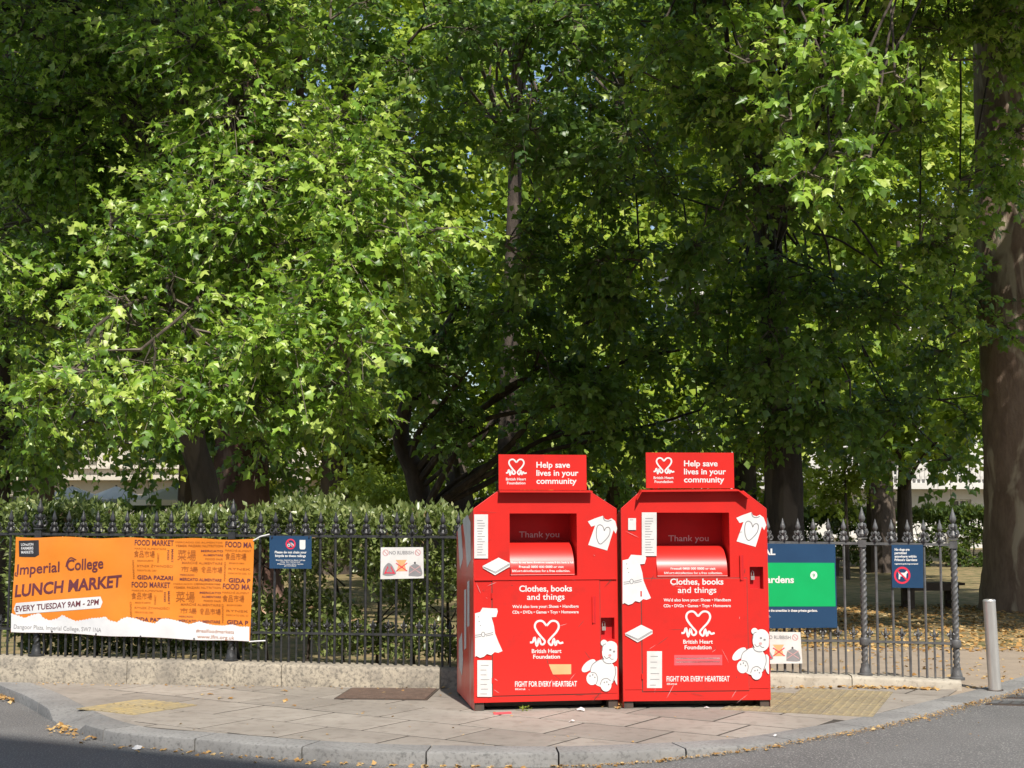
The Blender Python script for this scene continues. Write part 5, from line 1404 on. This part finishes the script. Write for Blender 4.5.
# ------------------------------------------------------------------ hedges
def hedge(name, label, P, d0, d1, z0, z1, n, leaf, size, ztop=None, stems=0.35, group=None):
    root = empty(name, P[0], label, 'hedge', group)
    Lt = [0.0]
    for a, b in zip(P, P[1:]): Lt.append(Lt[-1] + (b - a).length)
    s = rng.uniform(0, Lt[-1], n); A = np.array([along(P, float(q)) for q in s]); A2 = np.array([along(P, min(Lt[-1], float(q) + 0.02)) for q in s])
    d = unit(A2 - A + 1e-9); nrm = np.stack([-d[:, 1], d[:, 0], np.zeros(n)], 1)
    top = z1 + 0.06 * np.sin(s * 2.1) + 0.05 * np.sin(s * 5.3 + 1) + 0.03 * np.sin(s * 17) + rng.normal(0, 0.05, n)
    face = rng.integers(0, 3, n); w = rng.uniform(0, 1, n); h = rng.uniform(0, 1, n)
    near = np.abs(rng.normal(0, 0.16, n))
    dep = np.where(face == 0, near, np.where(face == 1, w, w)); dep = np.clip(dep, 0, 1)
    hz = np.where(face == 1, 1 - np.abs(rng.normal(0, 0.09, n)), h); hz = np.clip(hz, 0, 1.06)
    lump = 0.08 * np.sin(s * 3.3 + hz * 5) + 0.06 * np.sin(s * 7.7 - hz * 9)
    hole = (np.sin(s * 6.1 + 2 * np.sin(hz * 7 + s)) + np.sin(hz * 11 + s * 2.3)) > 0.55
    keep = ~(hole & (face != 1))
    p = A + nrm * (d0 + lump + dep * (d1 - d0))[:, None]; p[:, 2] = z0 + (top - z0) * hz
    out = -nrm * np.where(face == 1, 0.2, 0.8)[:, None] + np.array([0, 0, 1.0]) * np.where(face == 1, 0.9, 0.25)[:, None] + rng.normal(0, 0.55, (n, 3))
    nn = np.array([0, 0, 0.55]) - nrm * 0.4 + rng.normal(0, 0.5, (n, 3))
    tint = np.clip(rng.beta(2, 3.2, n) * 0.78 + (rng.random(n) < 0.02) * 0.5, 0, 1)
    chunk = leaf_arrays(p[keep], out[keep], nn[keep], size * rng.uniform(0.7, 1.4, n)[keep], tint[keep], LODH)
    leaf_object('foliage', [chunk], leaf, root)
    mb = MB(); q = 0.1
    while q < Lt[-1]:
        a = along(P, q); b = along(P, min(Lt[-1], q + 0.05)); dd = (b - a).normalized() if (b - a).length > 1e-6 else Vector((1, 0, 0)); nn_ = Vector((-dd.y, dd.x, 0))
        g = a + nn_ * (d0 + d1) / 2 + nn_ * random.uniform(-0.15, 0.15)
        mb.tube([flat(g, -0.03), g + Vector((random.uniform(-.08, .08), random.uniform(-.08, .08), z1 * 0.5)), g + Vector((random.uniform(-.2, .2), random.uniform(-.2, .2), z1 * 0.9))], [0.018, 0.014, 0.006], 5)
        for _ in range(3):
            zz_ = random.uniform(0.2, 0.7) * z1
            mb.tube([flat(g, zz_), flat(g, zz_) + Vector((random.uniform(-.35, .35), random.uniform(-.3, .3), random.uniform(.15, .45)))], [0.009, 0.004], 4)
        q += stems
    st = mb.build('stems', M['bark_dark'], root); st['kind'] = 'stuff'
    return root
HP = [WMID[1], WMID[2], WMID[3], WMID[3].lerp(WMID[4], 0.55)]
hedge('garden_hedge', 'long clipped green hedge close behind the black railings', HP, 0.34, 1.15, 0.22, 1.55, 48000, M['leaf_hedge'], 0.068)
hb = [Vector((6.0, 41, 0)), Vector((14.5, 40, 0))]
hedge('dark_hedge', 'low dark hedge across the back of the lawn beside the great right trunk', hb, 0, 1.0, 0, 1.55, 24000, M['leaf_dark'], 0.15, stems=0.8)
hb2 = [Vector((-24, 44, 0)), Vector((5, 44, 0))]
hedge('back_hedge', 'long dim hedge closing the far side of the garden behind the low trees', hb2, 0, 1.2, 0, 1.7, 14000, M['leaf_dark'], 0.2, stems=1.2)
# pale flowering shrub before the dark hedge
fp = ony(885, 528, 38)
fs = empty('flowering_shrub', (fp.x, fp.y, -0.02), 'pale flowering shrub in front of the dark hedge, seen between the finials', 'shrub')
n_ = 700; c0_ = in_ball(n_) * np.array([0.75, 0.5, 0.5]) + np.array([fp.x, fp.y, 0.75])
leaf_object('foliage', [leaf_arrays(c0_, rng.normal(0, 1, (n_, 3)), rng.normal(0, 1, (n_, 3)) + np.array([0, -.5, 1]), rng.uniform(.1, .18, n_), rng.random(n_), LODH)], M['leaf_dark'], fs)
n_ = 420; c0_ = in_ball(n_, 6) * np.array([0.85, 0.6, 0.55]) + np.array([fp.x, fp.y - 0.05, 0.85])
leaf_object('blossom', [leaf_arrays(c0_, rng.normal(0, 1, (n_, 3)), rng.normal(0, 1, (n_, 3)) + np.array([0, -1, 1]), rng.uniform(.07, .14, n_), rng.random(n_), LOD2)], M['petal'], fs)
MB().tube([(fp.x, fp.y, -0.05), (fp.x + .05, fp.y, 0.5)], [0.03, 0.02], 6).build('stem', M['bark_dark'], fs)

# ------------------------------------------------------------------ houses beyond the garden
def facade(name, label, o, ux, width, floors, mat, bays, win_w, sills, grooves=(), depth=9.0, cornices=(), roof=None, door_bays=(), skip=()):
    """o: lower left corner, ux: direction along the front (front faces -normal); floors: list of (z0, z1) of the windows"""
    ux = ux.normalized(); ny = Vector((-ux.y, ux.x, 0)); up = Vector((0, 0, 1))
    H_ = roof if roof else floors[-1][1] + 1.2
    root = empty(name, o + ux * width / 2, label, 'building')
    P = lambda x, y, z: o + ux * x + ny * y + up * z
    xs = [0.0]; cells = []
    for b in range(bays):
        c = (b + 0.5) * width / bays; xs += [c - win_w / 2, c + win_w / 2]
    xs.append(width)
    zs = [-0.05]
    for a, b in floors: zs += [a, b]
    zs.append(H_)
    mb = MB()
    for i, (a, b) in enumerate(zip(xs, xs[1:])):
        for j, (c, d) in enumerate(zip(zs, zs[1:])):
            if i % 2 == 1 and j % 2 == 1: continue
            mb.add([P(a, 0, c), P(b, 0, c), P(b, 0, d), P(a, 0, d)], [(0, 1, 2, 3)])
    mb.add([P(0, 0, -.05), P(0, depth, -.05), P(0, depth, H_), P(0, 0, H_)], [(0, 1, 2, 3)])
    mb.add([P(width, 0, -.05), P(width, depth, -.05), P(width, depth, H_), P(width, 0, H_)], [(0, 1, 2, 3)])
    mb.add([P(0, depth, -.05), P(width, depth, -.05), P(width, depth, H_), P(0, depth, H_)], [(0, 1, 2, 3)])
    mb.build('wall', mat, root)
    MB().box(P(width / 2, depth / 2, H_ + 0.15), (width + 0.3, depth + 0.3, 0.3), (ux, ny, up)).build('roof', M['slate'], root)
    for b in range(bays):
        c = (b + 0.5) * width / bays
        for f, (z0, z1) in enumerate(floors):
            w = win_w
            mb = MB()
            rv = 0.22
            for (x, zA, zB) in ((c - w / 2, z0, z1), (c + w / 2, z0, z1)):
                mb.add([P(x, 0, zA), P(x, rv, zA), P(x, rv, zB), P(x, 0, zB)], [(0, 1, 2, 3)])
            mb.add([P(c - w / 2, 0, z1), P(c + w / 2, 0, z1), P(c + w / 2, rv, z1), P(c - w / 2, rv, z1)], [(0, 1, 2, 3)])
            mb.box(P(c, -0.05, z0 - 0.06), (w + 0.3, 0.3, 0.12), (ux, ny, up))
            win = mb.build('window', mat, root)
            MB().add([P(c - w / 2, rv - 0.02, z0), P(c + w / 2, rv - 0.02, z0), P(c + w / 2, rv - 0.02, z1), P(c - w / 2, rv - 0.02, z1)], [(0, 1, 2, 3)]).build('pane', M['glass'], win)
            fr = MB()
            for x in (c - w / 2 + 0.04, c, c + w / 2 - 0.04): fr.box(P(x, rv - 0.05, (z0 + z1) / 2), (0.06, 0.05, z1 - z0), (ux, ny, up))
            for z in (z0 + 0.04, (z0 + z1) / 2, z1 - 0.04): fr.box(P(c, rv - 0.055, z), (w, 0.05, 0.06), (ux, ny, up))
            fr.build('frame', M['wframe'], win)
    for z, h, pr in cornices:
        MB().box(P(width / 2, -pr / 2 + 0.003, z), (width + 0.02, pr, h), (ux, ny, up)).build('cornice', mat, root)
    for k, z in enumerate(grooves):
        MB().box(P(width / 2, -0.012, z), (width - 0.02, 0.03, 0.34), (ux, ny, up)).build('rustication_course', mat, root) if False else None
    return root, P
lo = Vector((-40, 62, 0))
lb, P = facade('cream_house', 'long cream stucco terrace house far behind the left hedge and parasols', lo, Vector((1, -0.04, 0)), 34, [(0.9, 2.25), (3.9, 6.3), (8.2, 10.4), (12.2, 14.2)], M['cream'], 12, 1.1, 0.1, cornices=((3.0, 0.22, 0.5), (3.45, 0.12, 0.3), (7.2, 0.2, 0.35), (15.0, 0.3, 0.6)), roof=15.6)
lo2 = Vector((7.5, 60, 0))
rb, P2 = facade('white_house', 'white stucco terrace house with dark windows far behind the right lawn', lo2, Vector((1, 0.03, 0)), 34, [(0.55, 2.05), (3.05, 5.6), (7.2, 9.4), (11.0, 13.0)], M['stucco'], 13, 0.95, 0.1, cornices=((2.62, 0.26, 0.7), (6.5, 0.2, 0.35), (14.0, 0.3, 0.6)), roof=14.6)
bal = MB()
for k in range(170):
    x = 0.1 + k * 0.2; bal.lathe(P2(x, -0.55, 2.75), [(0.05, 0), (0.03, 0.1), (0.065, 0.28), (0.035, 0.55), (0.05, 0.62)], 5)
bo = bal.build('balusters', M['stucco'], rb); bo['kind'] = 'stuff'
MB().box(P2(17, -0.55, 3.42), (34, 0.2, 0.1), (Vector((1, 0.03, 0)).normalized(), Vector((-0.03, 1, 0)).normalized(), Vector((0, 0, 1)))).build('balcony_rail', M['stucco'], rb)
# the mansion block across the road: its roof line throws the shadow in the near left of the road
s0, s1 = onz(300, 768, -0.08), onz(0, 739, -0.08)
HB = 24.0
g = SUNR * (HB + 0.08)
q0, q1 = flat(s0 + g), flat(s1 + g)
du = (q1 - q0).normalized()
wid = 34.0
start = q0 - du * 24.0
root_b, P3 = facade('mansion_block', 'tall brick mansion block across the road behind the viewer', start, du, wid, [(1.0, 3.0), (4.8, 7.0), (8.6, 10.8), (12.4, 14.6), (16.2, 18.4), (20, 21.8)], M['brick_far'], 10, 1.2, 0.1, cornices=((4.0, 0.3, 0.25),), roof=HB - 0.3)

# ------------------------------------------------------------------ garden furniture
def parasol(px, py, Y, w, label):
    c = ony(px, py, Y); root = empty('parasol', (c.x, c.y, -0.02), label, 'parasol', 'pale parasols on the terrace')
    mb = MB(); n = 8; ap = Vector((c.x, c.y, c.z + 0.42))
    rim = [Vector((c.x + w * math.cos(2 * math.pi * (k + .5) / n), c.y + w * math.sin(2 * math.pi * (k + .5) / n), c.z)) for k in range(n)]
    low = [p - Vector((0, 0, 0.16)) for p in rim]
    mb.add([ap] + rim + low, [(0, 1 + k, 1 + (k + 1) % n) for k in range(n)] + [(1 + k, 1 + n + k, 1 + n + (k + 1) % n, 1 + (k + 1) % n) for k in range(n)])
    mb.build('canopy', M['parasol'], root)
    MB().tube([(c.x, c.y, -0.02), (c.x, c.y, c.z + 0.45)], 0.03, 8).build('pole', M['wood'], root, smooth=True)
    MB().lathe((c.x, c.y, -0.02), [(0.28, 0), (0.28, 0.05), (0.06, 0.09), (0.05, 0.22)], 12).build('base', M['steel_dark'], root)
    for k in range(n):
        MB().tube([Vector((c.x, c.y, c.z + 0.33)), rim[k] - Vector((0, 0, 0.03))], 0.012, 4).build('rib', M['wood'], root)
parasol(72, 499.5, 44, 1.15, 'pale parasol farthest left on the terrace, next to the black lantern post')
parasol(116, 499, 46, 1.05, 'pale parasol in the middle of the three on the terrace')
parasol(172, 500, 42, 1.25, 'pale parasol nearest the leaning trunk, rightmost of the three')
# black lantern post
lp = ony(43, 512, 36)
lr = empty('lamp_post', (lp.x, lp.y, -0.02), 'black lantern on a slim post behind the left end of the hedge', 'lamp post')
tz = 1.98
MB().lathe((lp.x, lp.y, -0.02), [(0.10, 0), (0.10, 0.25), (0.05, 0.35), (0.035, 0.9), (0.03, 1.55), (0.05, 1.58), (0.03, 1.64)], 10).build('post', M['iron'], lr, smooth=True)
MB().lathe((lp.x, lp.y, 1.62), [(0.06, 0), (0.09, 0.03), (0.14, 0.30), (0.13, 0.31)], 6).build('lantern', M['lampglass'], lr)
for k in range(6):
    a = 2 * math.pi * k / 6
    MB().tube([(lp.x + .09 * math.cos(a), lp.y + .09 * math.sin(a), 1.65), (lp.x + .145 * math.cos(a), lp.y + .145 * math.sin(a), 1.94)], 0.009, 4).build('glazing_bar', M['iron'], lr)
MB().lathe((lp.x, lp.y, 1.93), [(0.17, 0), (0.15, 0.03), (0.06, 0.14), (0.03, 0.16), (0.02, 0.24)], 6).build('lantern_roof', M['iron'], lr)
def bench(px, py, w, rz, label):
    g = onz(px, py, -0.02); root = empty('park_bench', g, label, 'bench', 'park benches on the lawn')
    ux = Vector((math.cos(rz), math.sin(rz), 0)); uy = Vector((-math.sin(rz), math.cos(rz), 0)); up = Vector((0, 0, 1))
    P = lambda x, y, z: g + ux * x + uy * y + up * z
    ax3 = (ux, uy, up)
    for s in (-1, 1):
        for y in (0.03, 0.37):
            MB().box(P(s * (w / 2 - 0.16), y, 0.19), (0.09, 0.09, 0.38), ax3).build('leg', M['wood'], root)
        MB().box(P(s * (w / 2 - 0.16), 0.2, 0.10), (0.06, 0.30, 0.05), ax3).build('stretcher', M['wood'], root)
    MB().box(P(0, 0.0, 0.345), (w - 0.2, 0.03, 0.09), ax3).build('apron', M['wood'], root)
    for k in range(4): MB().box(P(0, 0.03 + k * 0.113, 0.405), (w, 0.095, 0.04), ax3).build('seat_slat', M['wood'], root)
bench(934, 609, 1.05, 0.05, 'dark backless wooden bench on the lawn, nearest the great right trunk')
bench(812, 576, 1.6, 0.1, 'dark backless wooden bench farther off behind the green garden sign')
bench(890, 570, 1.6, -0.1, 'dark backless wooden bench farthest off, behind the small navy notice')

# ------------------------------------------------------------------ fallen leaves and litter
def litter(name, label, pts, sizes, mat, parent=None):
    root = empty(name, Vector(pts[0]), label, 'leaf litter')
    pts = np.array([tuple(p) for p in pts]); n = len(pts)
    tip = rng.normal(0, 1, (n, 3)); tip[:, 2] *= 0.12
    nr = np.array([0, 0, 1.0]) + rng.normal(0, 0.28, (n, 3))
    o = leaf_object('leaves', [leaf_arrays(pts, tip, nr, sizes, rng.random(n), LOD1)], mat, root)
    root['kind'] = 'stuff'
    return root
pts, sz = [], []
i0, i1 = kidx(560, 754), len(KERB) - 1
for _ in range(3600):                         # drift in the gutter, right of the middle
    u = random.random(); j = int(i0 + (kidx(1024, 687) + 20 - i0) * u)
    w = abs(random.gauss(0, 0.045)) * (0.4 + 0.9 * min(1, u * 3)) + 0.004
    p = KERB[j] + KN[j] * w; p = flat(p, road_z(KERB[j]) + 0.008 + random.random() * 0.010); p.x += random.uniform(-.06, .06); pts.append(p); sz.append(random.uniform(0.005, 0.014) if random.random() < 0.96 else random.uniform(0.02, 0.045))
for _ in range(170):
    j = random.randint(kidx(123, 733), i0)
    p = KERB[j] + KN[j] * abs(random.gauss(0, 0.06)); pts.append(flat(p, road_z(KERB[j]) + 0.008)); sz.append(random.uniform(0.012, 0.045))
litter('gutter_leaves', 'drift of brown leaf fragments along the kerb in the gutter', pts, np.array(sz), M['dead'])
pts, sz = [], []
for cx, cy, n_, sx, sy in ((72, 727, 60, 10, 3.2), (88, 735, 30, 14, 3), (8, 697, 50, 12, 3.0), (100, 719, 8, 8, 2), (215, 694, 6, 10, 3), (280, 690, 3, 4, 1.5), (300, 701, 4, 10, 2), (400, 691, 26, 24, 3)):
    for _ in range(n_):
        x, y = random.gauss(cx, sx), random.gauss(cy, sy); z = -0.075 if y > 712 and x < 160 else 0.004
        if cx == 8: z = -0.075
        pts.append(onz(x, y, z + 0.006)); sz.append(random.uniform(0.02, 0.07))
for _ in range(90):
    x, y = random.uniform(180, 1000), random.uniform(690, 748); p = onz(x, y, 0.006)
    if (p - flat(KERB[min(range(len(KERB)), key=lambda i: (KERB[i] - flat(p)).length)])).length > 0.3 and p.y < 12.4: pts.append(p); sz.append(random.uniform(0.008, 0.03))
for _ in range(150):                          # against the right coping
    t = random.random(); a = WALL[6].lerp(WALL[7], t * 0.75) if random.random() < 0.75 else WALL[5].lerp(WALL[6], t)
    pts.append(flat(a + Vector((random.uniform(-.02, .02), -abs(random.gauss(0, 0.05)) - 0.015, 0)), 0.008 + random.random() * 0.012)); sz.append(random.uniform(0.02, 0.06))
for _ in range(120):                          # between the feet of the two banks
    p = onz(random.gauss(621, 6), 707.5 + abs(random.gauss(0, 0.9)), 0.006); p.z += random.random() * 0.02; p.y += random.uniform(0, 0.5); pts.append(p); sz.append(random.uniform(0.02, 0.05))
for _ in range(120):
    x = random.uniform(15, 430); p = onz(x, 683 + x * 0.014, 0.006); p.y += random.uniform(-0.06, 0.1); pts.append(p); sz.append(random.uniform(0.01, 0.03))
litter('pavement_leaves', 'scattered dry leaves on the pavement, by the walls and between the banks', pts, np.array(sz), M['dead'])
pts, sz = [], []
for _ in range(10000):
    p = Vector((random.uniform(1.5, 13), random.uniform(16.2, 24), -0.006 + random.random() * 0.012))
    pts.append(p); sz.append(random.uniform(0.03, 0.09))
for _ in range(500):
    p = Vector((random.uniform(2, 8), random.uniform(12.6, 16.4), -0.004)); pts.append(p); sz.append(random.uniform(0.02, 0.07))
litter('lawn_leaves', 'carpet of fallen orange-brown leaves on the lawn around the great right trunk', pts, np.array(sz), M['dead'])
# scraps of paper
def scrap(px, py, s, mat, label, cat='litter', z=0.004):
    c = onz(px, py, z); root = empty('paper_scrap', c, label, cat, 'scraps on the pavement')
    ring = [c + Vector((s * math.cos(a) * random.uniform(.6, 1.1), s * 0.8 * math.sin(a) * random.uniform(.6, 1.1), random.uniform(0.0, 0.5) * s)) for a in (k * math.pi / 3.5 for k in range(7))]
    MB().add([c + Vector((0, 0, s * 0.65))] + ring, [(0, 1 + k, 1 + (k + 1) % 7) for k in range(7)]).build('crumple', mat, root)
scrap(581, 710.6, 0.045, M['sticker'], 'crumpled white paper scrap in front of the left red bank')
scrap(706.5, 708.6, 0.028, M['sticker'], 'tiny white paper scrap under the right red bank')
scrap(572, 722, 0.030, M['sticker'], 'pale paper scrap on the flagstones, nearer the kerb than the white one')
scrap(137, 749, 0.045, M['sticker'], 'flat pale scrap in the gutter shadow at the left', z=-0.085)
scrap(775, 736, 0.022, M['sticker'], 'small pale scrap near the kerb in front of the right red bank')
# red plastic strip lying at the foot of the left bank
sp_ = [onz(493, 712.4, 0.006), onz(511, 711.6, 0.006), onz(511.5, 713.2, 0.006), onz(494, 714.2, 0.006)]
rs_ = empty('red_strip', sp_[0], 'flat red plastic strip lying in front of the left red bank', 'litter', 'scraps on the pavement')
MB().prism(sp_, (0, 0, -1), 0.004).build('strip', M['pink'], rs_)
# weed at the foot of the left bank
wp = onz(524, 711, 0.0)
wd_ = empty('weed', wp, 'tiny green weed growing at the foot of the left red bank', 'plant')
n_ = 26; c0_ = np.array([wp.x, wp.y, 0.012]) + rng.normal(0, 1, (n_, 3)) * np.array([0.022, 0.015, 0.008])
leaf_object('leaves', [leaf_arrays(c0_, rng.normal(0, 1, (n_, 3)) + np.array([0, 0, .8]), rng.normal(0, .5, (n_, 3)) + np.array([0, -.4, 1]), rng.uniform(.02, .04, n_), rng.random(n_), LODH)], M['leaf_lime'], wd_)
